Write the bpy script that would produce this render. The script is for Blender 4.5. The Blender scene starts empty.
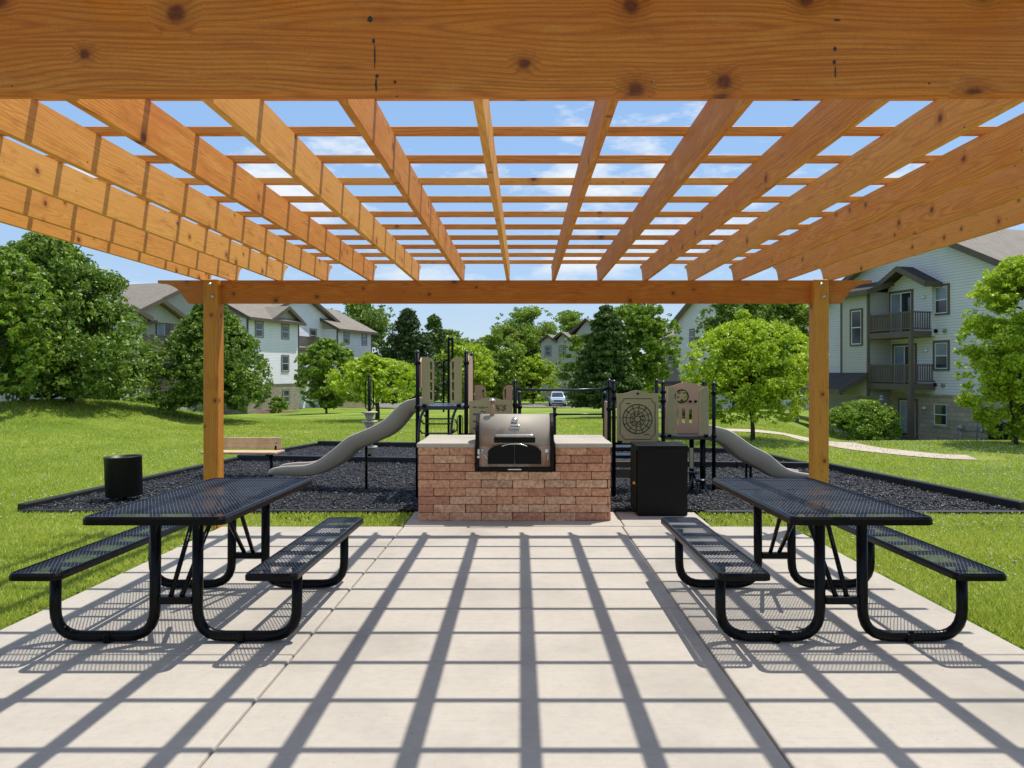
import bpy, bmesh, math, random
import numpy as np
from mathutils import Vector, Matrix, Quaternion
R = math.radians
C = bpy.context.scene.collection
F, CX, CY, HC = 755.0, 523.0, 373.0, 1.5135      # lens in pixels, vanishing point, eye height
random.seed(7)

# ------------------------------------------------------------------ helpers
def P(px, py, Y):
    return Vector(((px-CX)*Y/F, Y, HC-(py-CY)*Y/F))
def X_(px, Y): return (px-CX)*Y/F
def Z_(py, Y): return HC-(py-CY)*Y/F

def box(bm, x0, x1, y0, y1, z0, z1, bev=0.0):
    r = bmesh.ops.create_cube(bm, size=1)
    vs = r['verts']
    for v in vs:
        v.co = Vector(((x0+x1)/2+v.co.x*(x1-x0), (y0+y1)/2+v.co.y*(y1-y0), (z0+z1)/2+v.co.z*(z1-z0)))
    if bev:
        es = list({e for v in vs for e in v.link_edges})
        bmesh.ops.bevel(bm, geom=es, offset=bev, segments=2, affect='EDGES', profile=0.5)
def tube(bm, pts, r, n=10, cap=True, closed=False):
    pts = [Vector(p) for p in pts]
    rs = r if isinstance(r, (list, tuple)) else [r]*len(pts)
    m = len(pts); rings = []
    t0 = (pts[1]-pts[0]).normalized()
    up = Vector((0, 0, 1)) if abs(t0.z) < .9 else Vector((1, 0, 0))
    a = t0.cross(up).normalized()
    for i, p in enumerate(pts):
        if closed: t = (pts[(i+1) % m]-pts[i-1])
        elif i == 0: t = pts[1]-pts[0]
        elif i == m-1: t = pts[-1]-pts[-2]
        else: t = (pts[i+1]-pts[i]).normalized()+(pts[i]-pts[i-1]).normalized()
        t = t.normalized()
        a = (a-t*a.dot(t))
        if a.length < 1e-6: a = t.orthogonal()
        a.normalize(); b = t.cross(a)
        rings.append([bm.verts.new(p+(a*math.cos(2*math.pi*k/n)+b*math.sin(2*math.pi*k/n))*rs[i]) for k in range(n)])
    rng = range(m) if closed else range(m-1)
    for i in rng:
        A, B = rings[i], rings[(i+1) % m]
        for k in range(n):
            f = bm.faces.new((A[k], A[(k+1) % n], B[(k+1) % n], B[k])); f.smooth = True
    if cap and not closed:
        bm.faces.new(rings[0][::-1]); bm.faces.new(rings[-1])
def lathe(bm, prof, n=20, c=(0, 0, 0), axis='z'):
    rings = []
    for r, z in prof:
        ring = []
        for k in range(n):
            a = 2*math.pi*k/n
            q = (r*math.cos(a), r*math.sin(a), z)
            if axis == 'x': q = (z, r*math.cos(a), r*math.sin(a))
            if axis == 'y': q = (r*math.cos(a), z, r*math.sin(a))
            ring.append(bm.verts.new(Vector(c)+Vector(q)))
        rings.append(ring)
    for A, B in zip(rings, rings[1:]):
        for k in range(n):
            f = bm.faces.new((A[k], A[(k+1) % n], B[(k+1) % n], B[k])); f.smooth = True
    if prof[0][0] > 1e-4: bm.faces.new(rings[0][::-1])
    if prof[-1][0] > 1e-4: bm.faces.new(rings[-1])
def prism(bm, poly, ax, a0, a1):
    """poly of 2D points extruded along axis ax from a0 to a1; 'x': (y,z) 'y': (x,z) 'z': (x,y)"""
    def mk(p, a):
        if ax == 'x': return (a, p[0], p[1])
        if ax == 'y': return (p[0], a, p[1])
        return (p[0], p[1], a)
    A = [bm.verts.new(mk(p, a0)) for p in poly]; B = [bm.verts.new(mk(p, a1)) for p in poly]
    n = len(poly)
    bm.faces.new(A); bm.faces.new(B[::-1])
    for i in range(n): bm.faces.new((A[i], A[(i+1) % n], B[(i+1) % n], B[i]))
def bezier(pts, n=6):
    """Catmull-Rom through pts"""
    pts = [Vector(p) for p in pts]; out = []
    for i in range(len(pts)-1):
        p0 = pts[max(i-1, 0)]; p1 = pts[i]; p2 = pts[i+1]; p3 = pts[min(i+2, len(pts)-1)]
        for k in range(n):
            t = k/n
            out.append(.5*((2*p1)+(p2-p0)*t+(2*p0-5*p1+4*p2-p3)*t*t+(3*p1-p0-3*p2+p3)*t**3))
    out.append(pts[-1]); return out

def obj(name, bm, mat, parent=None, label=None, smooth=None):
    me = bpy.data.meshes.new(name)
    bmesh.ops.recalc_face_normals(bm, faces=bm.faces)
    bm.to_mesh(me); bm.free()
    if mat: me.materials.append(mat)
    o = bpy.data.objects.new(name, me); C.objects.link(o)
    if parent: o.parent = parent
    if label: o['label'] = label
    return o
def npobj(name, V, Fc, mat, parent=None, k=4):
    """fast mesh: V (n,3), Fc (m,k)"""
    me = bpy.data.meshes.new(name)
    me.vertices.add(len(V)); me.vertices.foreach_set('co', np.asarray(V, np.float32).ravel())
    m = len(Fc)
    me.loops.add(m*k); me.loops.foreach_set('vertex_index', np.asarray(Fc, np.int32).ravel())
    me.polygons.add(m); me.polygons.foreach_set('loop_start', np.arange(0, m*k, k, dtype=np.int32))
    try: me.polygons.foreach_set('loop_total', np.full(m, k, dtype=np.int32))
    except Exception: pass
    me.update(calc_edges=True)
    if mat: me.materials.append(mat)
    o = bpy.data.objects.new(name, me); C.objects.link(o)
    if parent: o.parent = parent
    return o
def thing(name, label, cat, loc=(0, 0, 0), rz=0, group=None, tilt=0):
    o = bpy.data.objects.new(name, None); C.objects.link(o)
    o.location = loc; o.rotation_euler = (tilt, 0, rz); o['label'] = label; o['category'] = cat
    o.empty_display_size = .2
    if group: o['group'] = group
    return o
def tag(o, label, cat, group=None, kind=None):
    o['label'] = label; o['category'] = cat
    if group: o['group'] = group
    if kind: o['kind'] = kind
    return o
def struct(o): o['kind'] = 'structure'; return o
def copy_tree(o, parent=None):
    c = o.copy(); C.objects.link(c)
    if parent: c.parent = parent
    for ch in [x for x in C.objects if x.parent == o]: copy_tree(ch, c)
    return c

# ------------------------------------------------------------------ materials
def newmat(name):
    m = bpy.data.materials.new(name); m.use_nodes = True
    nt = m.node_tree; nt.nodes.clear()
    out = nt.nodes.new('ShaderNodeOutputMaterial'); b = nt.nodes.new('ShaderNodeBsdfPrincipled')
    nt.links.new(b.outputs[0], out.inputs[0])
    return m, nt, b, out
class N:
    def __init__(s, nt): s.nt = nt
    def n(s, t, **kw):
        x = s.nt.nodes.new('ShaderNode'+t)
        for k, v in kw.items(): setattr(x, k, v)
        return x
    def l(s, a, b): s.nt.links.new(a, b)
    def val(s, sock, v):
        if hasattr(v, 'links') or isinstance(v, bpy.types.NodeSocket): s.l(v, sock)
        else: sock.default_value = v
    def noise(s, vec, scale, detail=4, rough=.55):
        x = s.n('TexNoise'); x.inputs['Scale'].default_value = scale; x.inputs['Detail'].default_value = detail
        x.inputs['Roughness'].default_value = rough
        if vec is not None: s.l(vec, x.inputs['Vector'])
        return x.outputs['Fac']
    def mapping(s, vec, scale=(1, 1, 1), loc=(0, 0, 0)):
        x = s.n('Mapping'); x.inputs['Scale'].default_value = scale; x.inputs['Location'].default_value = loc
        s.l(vec, x.inputs['Vector']); return x.outputs[0]
    def ramp(s, fac, stops, interp='LINEAR'):
        x = s.n('ValToRGB'); x.color_ramp.interpolation = interp
        e = x.color_ramp.elements
        while len(e) > 1: e.remove(e[0])
        e[0].position = stops[0][0]; e[0].color = col(stops[0][1])
        for p, c in stops[1:]:
            q = e.new(p); q.color = col(c)
        s.l(fac, x.inputs[0]); return x.outputs[0]
    def mix(s, fac, a, b, mode='MIX'):
        x = s.n('Mix', data_type='RGBA', blend_type=mode)
        s.val(x.inputs[0], fac)
        s.val(x.inputs[6], col(a) if isinstance(a, (tuple, float)) else a)
        s.val(x.inputs[7], col(b) if isinstance(b, (tuple, float)) else b)
        return x.outputs[2]
    def math(s, op, a, b=0.0, c=None, clamp=False):
        x = s.n('Math', operation=op); x.use_clamp = clamp
        s.val(x.inputs[0], a); s.val(x.inputs[1], b)
        if c is not None: s.val(x.inputs[2], c)
        return x.outputs[0]
    def bump(s, h, bsdf, strength=.3, dist=.01):
        x = s.n('Bump'); x.inputs['Strength'].default_value = strength; x.inputs['Distance'].default_value = dist
        s.l(h, x.inputs['Height']); s.l(x.outputs[0], bsdf.inputs['Normal'])
    def obj(s): return s.n('TexCoord').outputs['Object']
    def pos(s): return s.n('NewGeometry').outputs['Position']
    def island(s): return s.n('NewGeometry').outputs['Random Per Island']
    def orand(s): return s.n('ObjectInfo').outputs['Random']
def col(c):
    if isinstance(c, (int, float)): return (c, c, c, 1)
    return tuple(c)+((1,) if len(c) == 3 else ())
def srgb(r, g, b):
    f = lambda v: (v/255/12.92) if v/255 <= .04045 else ((v/255+.055)/1.055)**2.4
    return (f(r), f(g), f(b))

def m_wood(name, tint=(1, 1, 1)):
    m, nt, b, _ = newmat(name); k = N(nt)
    co = k.obj(); r = k.orand()
    cmb = k.n('CombineXYZ'); k.l(k.math('MULTIPLY', r, 37.), cmb.inputs[0]); k.l(k.math('MULTIPLY', r, 11.), cmb.inputs[1]); k.l(k.math('MULTIPLY', r, 23.), cmb.inputs[2])
    ad = k.n('VectorMath', operation='ADD'); k.l(co, ad.inputs[0]); k.l(cmb.outputs[0], ad.inputs[1]); v = ad.outputs[0]
    sx = k.n('SeparateXYZ'); k.l(v, sx.inputs[0])
    cz = k.math('ADD', sx.outputs[2], k.math('MULTIPLY', sx.outputs[1], .9))
    # knots: points on the face of the board, kept at random
    kv = k.n('CombineXYZ'); k.l(k.math('MULTIPLY', sx.outputs[0], 4.6), kv.inputs[0]); k.l(k.math('MULTIPLY', cz, 5.0), kv.inputs[1])
    vo = k.n('TexVoronoi', voronoi_dimensions='2D'); k.l(kv.outputs[0], vo.inputs['Vector']); vo.inputs['Scale'].default_value = 1.0
    d = k.math('ADD', vo.outputs['Distance'], k.math('MULTIPLY', k.math('SUBTRACT', k.noise(v, 45, 3), .5), .07))
    sep = k.n('SeparateColor'); k.l(vo.outputs['Color'], sep.inputs[0])
    keep = k.math('GREATER_THAN', sep.outputs[0], .72)
    rad_ = k.math('ADD', 7.5, k.math('MULTIPLY', sep.outputs[1], 11.0))
    kn = k.math('MULTIPLY', keep, k.math('SUBTRACT', 1.0, k.math('MULTIPLY', d, rad_), clamp=True))
    ha = k.math('MULTIPLY', keep, k.math('SUBTRACT', 1.0, k.math('MULTIPLY', d, k.math('MULTIPLY', rad_, .42)), clamp=True))
    # grain, bent round the knots
    warp = k.math('MULTIPLY', k.math('SUBTRACT', k.noise(k.mapping(v, (.9, 3, 3)), 1.6, 2), .5), .10)
    zz = k.math('ADD', k.math('ADD', cz, warp), k.math('MULTIPLY', ha, .030))
    c2 = k.n('CombineXYZ'); k.l(k.math('MULTIPLY', sx.outputs[0], .45), c2.inputs[0]); k.l(k.math('MULTIPLY', zz, 48.), c2.inputs[1])
    g1 = k.noise(c2.outputs[0], 1.6, 3, .6)
    c3 = k.n('CombineXYZ'); k.l(k.math('MULTIPLY', sx.outputs[0], 4.5), c3.inputs[0]); k.l(k.math('MULTIPLY', zz, 230.), c3.inputs[1])
    g2 = k.noise(c3.outputs[0], 1.4, 3, .6)
    # growth rings about a pith line inside or below the board: straight grain and cathedrals
    so = k.n('SeparateXYZ'); k.l(co, so.inputs[0])
    ry = k.math('ADD', so.outputs[1], k.math('MULTIPLY', k.math('SUBTRACT', r, .3), .10))
    rz = k.math('SUBTRACT', so.outputs[2], k.math('MULTIPLY', k.math('FRACT', k.math('MULTIPLY', r, 7.3)), .20))
    dist = k.math('SQRT', k.math('ADD', k.math('MULTIPLY', ry, ry), k.math('MULTIPLY', rz, rz)))
    dist = k.math('ADD', dist, k.math('MULTIPLY', k.noise(k.mapping(v, (.55, 2.2, 2.2)), 1.5, 2), .15))
    dist = k.math('ADD', dist, k.math('MULTIPLY', ha, .022))
    wv = k.math('POWER', k.math('ADD', .5, k.math('MULTIPLY', k.math('SINE', k.math('ADD', k.math('MULTIPLY', dist, 560.), k.math('MULTIPLY', g2, 1.6))), .5)), 2.2)
    T = lambda c: tuple(a*t for a, t in zip(c, tint))
    base = k.ramp(g1, [(.30, T((.58, .215, .028))), (.45, T((.76, .325, .050))), (.58, T((.84, .39, .074))), (.72, T((.60, .225, .026)))])
    base = k.mix(k.math('MULTIPLY', wv, .58, clamp=True), base, T((.40, .115, .016)))
    base = k.mix(k.math('MULTIPLY', k.math('SUBTRACT', g2, .42), 1.5, clamp=True), base, T((.42, .115, .015)))
    blotch = k.noise(k.mapping(v, (1.2, 2.5, 2.5)), 2.2, 4)
    base = k.mix(k.math('MULTIPLY', k.math('SUBTRACT', blotch, .45), 1.9, clamp=True), base, T((.60, .185, .024)))
    base = k.mix(k.math('MULTIPLY', k.math('SUBTRACT', r, .35, clamp=True), .75), base, T((.88, .53, .15)))
    base = k.mix(k.math('MULTIPLY', k.math('SUBTRACT', .35, r, clamp=True), 1.1), base, T((.42, .155, .03)))
    wth = k.noise(k.mapping(v, (2.2, 9, 9)), 1.7, 5, .7)
    base = k.mix(k.math('MULTIPLY', k.math('SUBTRACT', wth, .54, clamp=True), 2.4), base, T((.80, .50, .17)))
    dk = k.noise(k.mapping(v, (1.5, 6, 6)), 2.9, 5, .7)
    base = k.mix(k.math('MULTIPLY', k.math('SUBTRACT', dk, .55, clamp=True), 2.8), base, T((.30, .10, .02)))
    base = k.mix(k.math('MULTIPLY', ha, .75), base, T((.28, .085, .014)))
    base = k.mix(k.math('MULTIPLY', kn, 1.9, clamp=True), base, k.mix(k.noise(v, 90, 3), (.05, .016, .006), T((.30, .085, .02))))
    spk = k.noise(v, 260, 2, .7)
    base = k.mix(k.math('MULTIPLY', k.math('SUBTRACT', spk, .5, clamp=True), 1.6), base, T((.36, .12, .02)))
    # small dark nail marks, pin knots and checks
    n2_ = k.n('CombineXYZ'); k.l(k.math('MULTIPLY', sx.outputs[0], 9.0), n2_.inputs[0]); k.l(k.math('MULTIPLY', cz, 9.), n2_.inputs[1])
    sp = k.n('TexVoronoi', voronoi_dimensions='2D'); sp.inputs['Scale'].default_value = 1; k.l(n2_.outputs[0], sp.inputs['Vector'])
    s2 = k.n('SeparateColor'); k.l(sp.outputs['Color'], s2.inputs[0])
    spm = k.math('MULTIPLY', k.math('GREATER_THAN', s2.outputs[1], .84), k.math('LESS_THAN', sp.outputs['Distance'], k.math('MULTIPLY', s2.outputs[0], .045)))
    base = k.mix(k.math('MULTIPLY', spm, .9), base, (.025, .010, .005))
    k.l(base, b.inputs['Base Color']); b.inputs['Roughness'].default_value = .62
    b.inputs['Specular IOR Level'].default_value = .35
    k.bump(k.math('ADD', g2, k.math('MULTIPLY', g1, .6)), b, .25, .004)
    return m
def m_plain(name, c, rough=.5, metal=0, spec=.5, var=.15, scale=8, bump=.05, coat=0):
    m, nt, b, _ = newmat(name); k = N(nt); v = k.obj()
    n = k.noise(v, scale, 5); n2 = k.noise(v, scale*9, 3)
    hi = tuple(min(1, a*(1+var)) for a in c); lo = tuple(a*(1-var) for a in c)
    cc = k.ramp(n, [(.3, lo), (.7, hi)])
    cc = k.mix(k.math('MULTIPLY', n2, var), cc, tuple(a*.6 for a in c))
    k.l(cc, b.inputs['Base Color']); b.inputs['Metallic'].default_value = metal
    rr = k.n('MapRange'); k.l(n2, rr.inputs[0]); rr.inputs[3].default_value = rough*.85; rr.inputs[4].default_value = min(1, rough*1.2)
    k.l(rr.outputs[0], b.inputs['Roughness']); b.inputs['Specular IOR Level'].default_value = spec
    if coat: b.inputs['Coat Weight'].default_value = coat; b.inputs['Coat Roughness'].default_value = .12
    if bump: k.bump(n2, b, bump, .004)
    return m
def m_concrete(name, c=(.45, .41, .348)):
    m, nt, b, _ = newmat(name); k = N(nt); v = k.pos()
    n1 = k.noise(v, 1.1, 6, .6); n2 = k.noise(v, 22, 5, .65)
    br = k.noise(k.mapping(v, (1.2, 70, 1)), 2.2, 3)        # broom lines across
    cc = k.ramp(n1, [(.25, tuple(a*.76 for a in c)), (.5, c), (.75, tuple(min(1, a*1.10) for a in c))])
    cc = k.mix(k.math('MULTIPLY', k.math('SUBTRACT', n2, .45), .9, clamp=True), cc, tuple(a*.66 for a in c))
    cc = k.mix(k.math('MULTIPLY', k.math('SUBTRACT', br, .45), .9, clamp=True), cc, tuple(a*.74 for a in c))
    st = k.noise(v, 2.7, 3, .7)
    cc = k.mix(k.math('MULTIPLY', k.math('SUBTRACT', st, .60), 1.8, clamp=True), cc, tuple(a*.66 for a in c))
    vo = k.n('TexVoronoi'); vo.inputs['Scale'].default_value = 16; k.l(v, vo.inputs['Vector'])
    sc = k.n('SeparateColor'); k.l(vo.outputs['Color'], sc.inputs[0])
    sp = k.math('MULTIPLY', k.math('LESS_THAN', vo.outputs['Distance'], .05), k.math('GREATER_THAN', sc.outputs[0], .78))
    cc = k.mix(k.math('MULTIPLY', sp, .7), cc, (.09, .07, .05))
    v3 = k.n('TexVoronoi'); v3.inputs['Scale'].default_value = 41; k.l(v, v3.inputs['Vector'])
    s3 = k.n('SeparateColor'); k.l(v3.outputs['Color'], s3.inputs[0])
    cc = k.mix(k.math('MULTIPLY', k.math('MULTIPLY', k.math('LESS_THAN', v3.outputs['Distance'], .12), k.math('GREATER_THAN', s3.outputs[0], .80)), .45), cc, tuple(a*.5 for a in c))
    cr = k.noise(k.mapping(v, (1, 1, 1), (3.3, 1.2, 0)), .9, 8, .7)
    cc = k.mix(k.math('MULTIPLY', k.math('SUBTRACT', .012, k.math('ABSOLUTE', k.math('SUBTRACT', cr, .5)), clamp=True), 14.0, clamp=True), cc, tuple(a*.72 for a in c))
    k.l(cc, b.inputs['Base Color']); b.inputs['Roughness'].default_value = .88; b.inputs['Specular IOR Level'].default_value = .25
    k.bump(k.math('ADD', br, n2), b, .35, .004)
    return m
def m_leaf(name, dark, mid, light, trans=.35, yellow=None):
    m, nt, b, out = newmat(name); k = N(nt)
    isl = k.island(); big = k.noise(k.pos(), .9, 3)
    f = k.math('ADD', k.math('MULTIPLY', isl, .50), k.math('MULTIPLY', big, .50))
    cc = k.ramp(f, [(.18, dark), (.45, mid), (.78, light)])
    k.l(cc, b.inputs['Base Color']); b.inputs['Roughness'].default_value = .5; b.inputs['Specular IOR Level'].default_value = .35
    tr = k.n('BsdfTranslucent'); k.l(k.mix(.5, cc, tuple(min(1, a*q) for a, q in zip(light, (1.3, 1.35, .7)))), tr.inputs[0])
    mx = k.n('MixShader'); mx.inputs[0].default_value = trans
    k.l(b.outputs[0], mx.inputs[1]); k.l(tr.outputs[0], mx.inputs[2]); k.l(mx.outputs[0], out.inputs[0])
    return m
def m_island(name, stops, rough=.8, spec=.3, noise=0, bump=.3, scale=30):
    m, nt, b, _ = newmat(name); k = N(nt)
    cc = k.ramp(k.island(), stops)
    n = k.noise(k.pos(), scale, 5, .65)
    if noise: cc = k.mix(k.math('MULTIPLY', k.math('SUBTRACT', n, .35), noise, clamp=True), cc, tuple(a*.35 for a in stops[0][1]))
    k.l(cc, b.inputs['Base Color']); b.inputs['Roughness'].default_value = rough; b.inputs['Specular IOR Level'].default_value = spec
    k.bump(n, b, bump, .01)
    return m
def m_siding(name, c, period=.12):
    m, nt, b, _ = newmat(name); k = N(nt); v = k.obj()
    sx = k.n('SeparateXYZ'); k.l(v, sx.inputs[0])
    fr = k.math('FRACT', k.math('DIVIDE', sx.outputs[2], period))
    line = k.math('LESS_THAN', fr, .12)
    n = k.noise(v, 1.3, 4)
    cc = k.ramp(n, [(.3, tuple(a*.92 for a in c)), (.7, c)])
    cc = k.mix(k.math('MULTIPLY', line, .75), cc, tuple(a*.4 for a in c))
    k.l(cc, b.inputs['Base Color']); b.inputs['Roughness'].default_value = .6
    k.bump(k.math('SUBTRACT', 1.0, fr), b, .6, .02)
    return m
def m_shingle(name, c):
    m, nt, b, _ = newmat(name); k = N(nt); v = k.obj()
    bt = k.n('TexBrick'); bt.offset = .5
    k.l(k.mapping(v, (1, 1, 1)), bt.inputs['Vector']); bt.inputs['Scale'].default_value = 1
    bt.inputs['Brick Width'].default_value = .33; bt.inputs['Row Height'].default_value = .14; bt.inputs['Mortar Size'].default_value = .008
    bt.inputs['Color1'].default_value = col(c); bt.inputs['Color2'].default_value = col(tuple(a*.7 for a in c)); bt.inputs['Mortar'].default_value = col(tuple(a*.45 for a in c))
    n = k.noise(v, 3, 5)
    k.l(k.mix(k.math('MULTIPLY', n, .5), bt.outputs[0], tuple(a*.75 for a in c)), b.inputs['Base Color'])
    b.inputs['Roughness'].default_value = .9; k.bump(k.noise(v, 40, 3), b, .3, .01)
    return m
def m_block(name, c):
    m, nt, b, _ = newmat(name); k = N(nt); v = k.obj()
    sx = k.n('SeparateXYZ'); k.l(v, sx.inputs[0]); cb = k.n('CombineXYZ'); k.l(k.math('ADD', sx.outputs[0], sx.outputs[1]), cb.inputs[0]); k.l(sx.outputs[2], cb.inputs[1])
    bt = k.n('TexBrick'); k.l(cb.outputs[0], bt.inputs['Vector']); bt.inputs['Scale'].default_value = 1
    bt.inputs['Brick Width'].default_value = .4; bt.inputs['Row Height'].default_value = .2; bt.inputs['Mortar Size'].default_value = .012
    bt.inputs['Color1'].default_value = col(c); bt.inputs['Color2'].default_value = col(tuple(a*.72 for a in c)); bt.inputs['Mortar'].default_value = col(tuple(a*.55 for a in c))
    k.l(bt.outputs[0], b.inputs['Base Color']); b.inputs['Roughness'].default_value = .9
    k.bump(k.math('ADD', bt.outputs['Fac'], k.noise(v, 12, 4)), b, .4, .02)
    return m
def m_glass(name):
    m, nt, b, _ = newmat(name); k = N(nt); n = k.noise(k.obj(), .9, 2)
    k.l(k.ramp(n, [(.35, (.012, .016, .022)), (.7, (.06, .08, .11))]), b.inputs['Base Color'])
    b.inputs['Roughness'].default_value = .08; b.inputs['Specular IOR Level'].default_value = .8
    return m
def m_steel_rust(name, steel, rustlo=.45, rusthi=.62, dirz=None):
    m, nt, b, _ = newmat(name); k = N(nt); v = k.obj()
    n = k.noise(v, 5, 6, .65); n2 = k.noise(v, 40, 4)
    f = k.math('ADD', n, k.math('MULTIPLY', n2, .15))
    if dirz is not None:
        sx = k.n('SeparateXYZ'); k.l(v, sx.inputs[0])
        f = k.math('ADD', f, k.math('MULTIPLY', k.math('SUBTRACT', dirz, sx.outputs[2]), 1.1))
        f = k.math('ADD', f, k.math('MULTIPLY', sx.outputs[0], -.25))
    mask = k.ramp(f, [(rustlo, 0.0), (rusthi, 1.0)])
    rust = k.ramp(n2, [(.3, (.20, .085, .04)), (.7, (.40, .20, .10))])
    k.l(k.mix(mask, steel, rust), b.inputs['Base Color'])
    k.l(k.math('MULTIPLY', k.math('SUBTRACT', 1.0, mask), .10), b.inputs['Metallic'])
    k.l(k.math('ADD', .62, k.math('MULTIPLY', mask, .35)), b.inputs['Roughness'])
    k.bump(n2, b, .1, .004)
    return m

M = {}
M['wood'] = m_wood('cedar_wood', (1.0, .95, .84))
M['post_wood'] = m_wood('cedar_post_wood', (.74, .68, .40))
M['beam_wood'] = m_wood('cedar_beam_wood', (.78, .62, .40))
M['concrete'] = m_concrete('concrete')
M['cap'] = m_concrete('capstone', (.46, .42, .35))
M['path'] = m_concrete('path_concrete', (.50, .42, .34))
M['black'] = m_plain('black_coating', (.0022, .0024, .003), .28, 0, .16, .2, 6, .08)
M['mesh'] = m_plain('black_mesh_coating', (.022, .030, .050), .42, 0, .9, .2, 6, .0)  # black coating; bluish sky reflection is put into its base colour
M['satin'] = m_plain('black_satin_metal', (.0065, .0065, .006), .45, 0, .15, .25, 4, .05)
M['bin'] = m_plain('bin_coating', (.012, .013, .010), .45, 0, .4, .2, 4, .05)
M['chrome'] = m_plain('worn_chrome', (.62, .60, .57), .25, 1, .5, .1, 20, .02)
M['galv'] = m_plain('galvanised_steel', (.60, .61, .62), .35, .9, .5, .1, 20, .02)
M['brass'] = m_plain('brass_lock', (.72, .36, .12), .35, .7, .5, .1, 20, .02)
M['tan'] = m_plain('tan_plastic', (.37, .34, .19), .45, 0, .4, .06, 3, .03)
M['terra'] = m_plain('pinkish_tan_plastic', (.58, .36, .24), .5, 0, .4, .06, 3, .03)
M['slide'] = m_plain('grey_tan_slide_plastic', (.36, .325, .27), .40, 0, .5, .08, 2, .02)
M['slidein'] = m_plain('tan_slide_plastic', (.42, .33, .24), .4, 0, .5, .06, 2, .02)
M['engrave'] = m_plain('engraved_dark_lines', (.035, .034, .032), .6, 0, .3, .1, 10, 0)
M['deckm'] = m_plain('deck_coating', (.008, .013, .028), .28, 0, .6, .2, 10, .05)
M['timber'] = m_plain('black_border_timber', (.014, .014, .015), .5, 0, .4, .3, 5, .12)
M['stone'] = m_plain('pod_plastic', (.50, .45, .37), .6, 0, .3, .1, 5, .05)
M['benchwood'] = m_plain('tan_bench_plank', (.62, .42, .26), .55, 0, .3, .15, 9, .1)
M['trim'] = m_plain('brown_grey_trim', (.115, .092, .068), .6, 0, .3, .1, 3, .05)
M['frame'] = m_plain('pale_window_frame', (.24, .215, .185), .5, 0, .3, .08, 3, .02)
M['white'] = m_plain('white_window_sash', (.62, .64, .64), .5, 0, .4, .05, 3, .02)
M['curtain'] = m_plain('pale_curtain_glass', (.20, .25, .32), .25, 0, .6, .3, 2, 0)
M['sidingL'] = m_siding('siding_white', (.87, .84, .89))
M['sidingR'] = m_siding('siding_sage', (.64, .64, .64), .13)
M['sidingG'] = m_siding('siding_grey', (.44, .43, .38))
M['shingle'] = m_shingle('roof_shingle', (.27, .235, .19))
M['shingled'] = m_shingle('dark_roof_shingle', (.05, .045, .045))
M['block'] = m_block('split_face_block', (.42, .36, .26))
M['glass'] = m_glass('window_glass')
M['dark'] = m_plain('dark_recess', (.012, .012, .012), .8, 0, .2, .1, 3, 0)
M['bark'] = m_plain('bark', (.075, .058, .044), .9, 0, .2, .35, 9, .8)
M['lid'] = m_steel_rust('weathered_steel_lid', (.40, .365, .31), .50, .88, .36); M['lid'].node_tree.nodes['Principled BSDF'].inputs['Specular IOR Level'].default_value = .2
M['rustpanel'] = m_steel_rust('rusty_steel_panel', (.55, .44, .36), .38, .72)
M['brick'] = m_island('split_brick', [(0, (.56, .27, .165)), (.3, (.68, .35, .21)), (.6, (.76, .42, .25)), (.85, (.82, .52, .32)), (1, (.52, .33, .23))], .95, .1, 2.1, .95, 34)
M['mortar'] = m_plain('dark_joint', (.035, .022, .017), .95, 0, .1, .2, 10, .2)
M['chips'] = m_island('rubber_chips', [(0, (.016, .016, .018)), (.5, (.045, .046, .052)), (.85, (.085, .088, .097)), (1, (.16, .165, .18))], .55, .5, 0, .2, 60)
M['mulchbed'] = m_plain('rubber_mulch_bed', (.018, .018, .020), .7, 0, .3, .5, 30, .8)
M['grassblade'] = m_leaf('grass_blades', (.15, .23, .020), (.38, .47, .045), (.62, .65, .17), .30)
M['clover'] = m_plain('clover_flower', (.60, .62, .52), .8, 0, .2, .1, 10, 0)
M['silver'] = m_plain('pale_blue_car_paint', (.42, .52, .62), .3, .2, .5, .05, 3, 0, coat=.6)
M['rubber'] = m_plain('tyre_rubber', (.015, .015, .015), .8, 0, .3, .1, 10, .1)
M['lamp'] = m_plain('lamp_glass', (.7, .72, .75), .15, 0, .6, .05, 3, 0)
M['asphalt'] = m_plain('asphalt', (.20, .19, .185), .9, 0, .2, .2, 2, .2)
M['soil'] = m_plain('red_brown_mulch', (.16, .08, .055), .95, 0, .1, .4, 6, .4)
M['grey'] = m_plain('grey_metal_box', (.34, .35, .36), .5, .3, .4, .2, 8, .05)
# ------------------------------------------------------------------ terrain
SL = .017
def sstep(a, b, x):
    t = np.clip((x-a)/(b-a), 0, 1); return t*t*(3-2*t)
def ground(X, Y):
    X = np.asarray(X, float); Y = np.asarray(Y, float)
    Ys = np.maximum(Y, 3.0)
    px = CX+F*X/Ys
    near = SL*np.clip(7.5-Y, 0, 12)
    zl = -np.clip(Y-23, 0, 34)*.048
    zm = -np.clip(Y-24, 0, 62)*.0387
    zr = -np.clip(Y-16.4, 0, 18.6)*.0905
    wl = 1-sstep(210, 400, px); wr = sstep(750, 855, px); wm = 1-wl-wr
    far = sstep(70, 120, Y)
    z = wl*zl+wm*zm+wr*zr
    z = z*(1-far)+(-2.4)*far
    z = z+.74*np.exp(-((np.where(X > -17.0, (X+12.4)/2.3, (X+12.4)/9.0))**2+(np.where(Y < 18.8, (Y-18.8)/4.6, (Y-18.8)/9.0))**2))+.10*np.exp(-(((X+11)/4.0)**2+((Y-17)/5)**2))
    z = z+.03*np.sin(X*.7+1)*np.sin(Y*.5)*sstep(12, 20, Y)
    return near+z
def gz(X, Y): return float(ground(X, Y))
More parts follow.
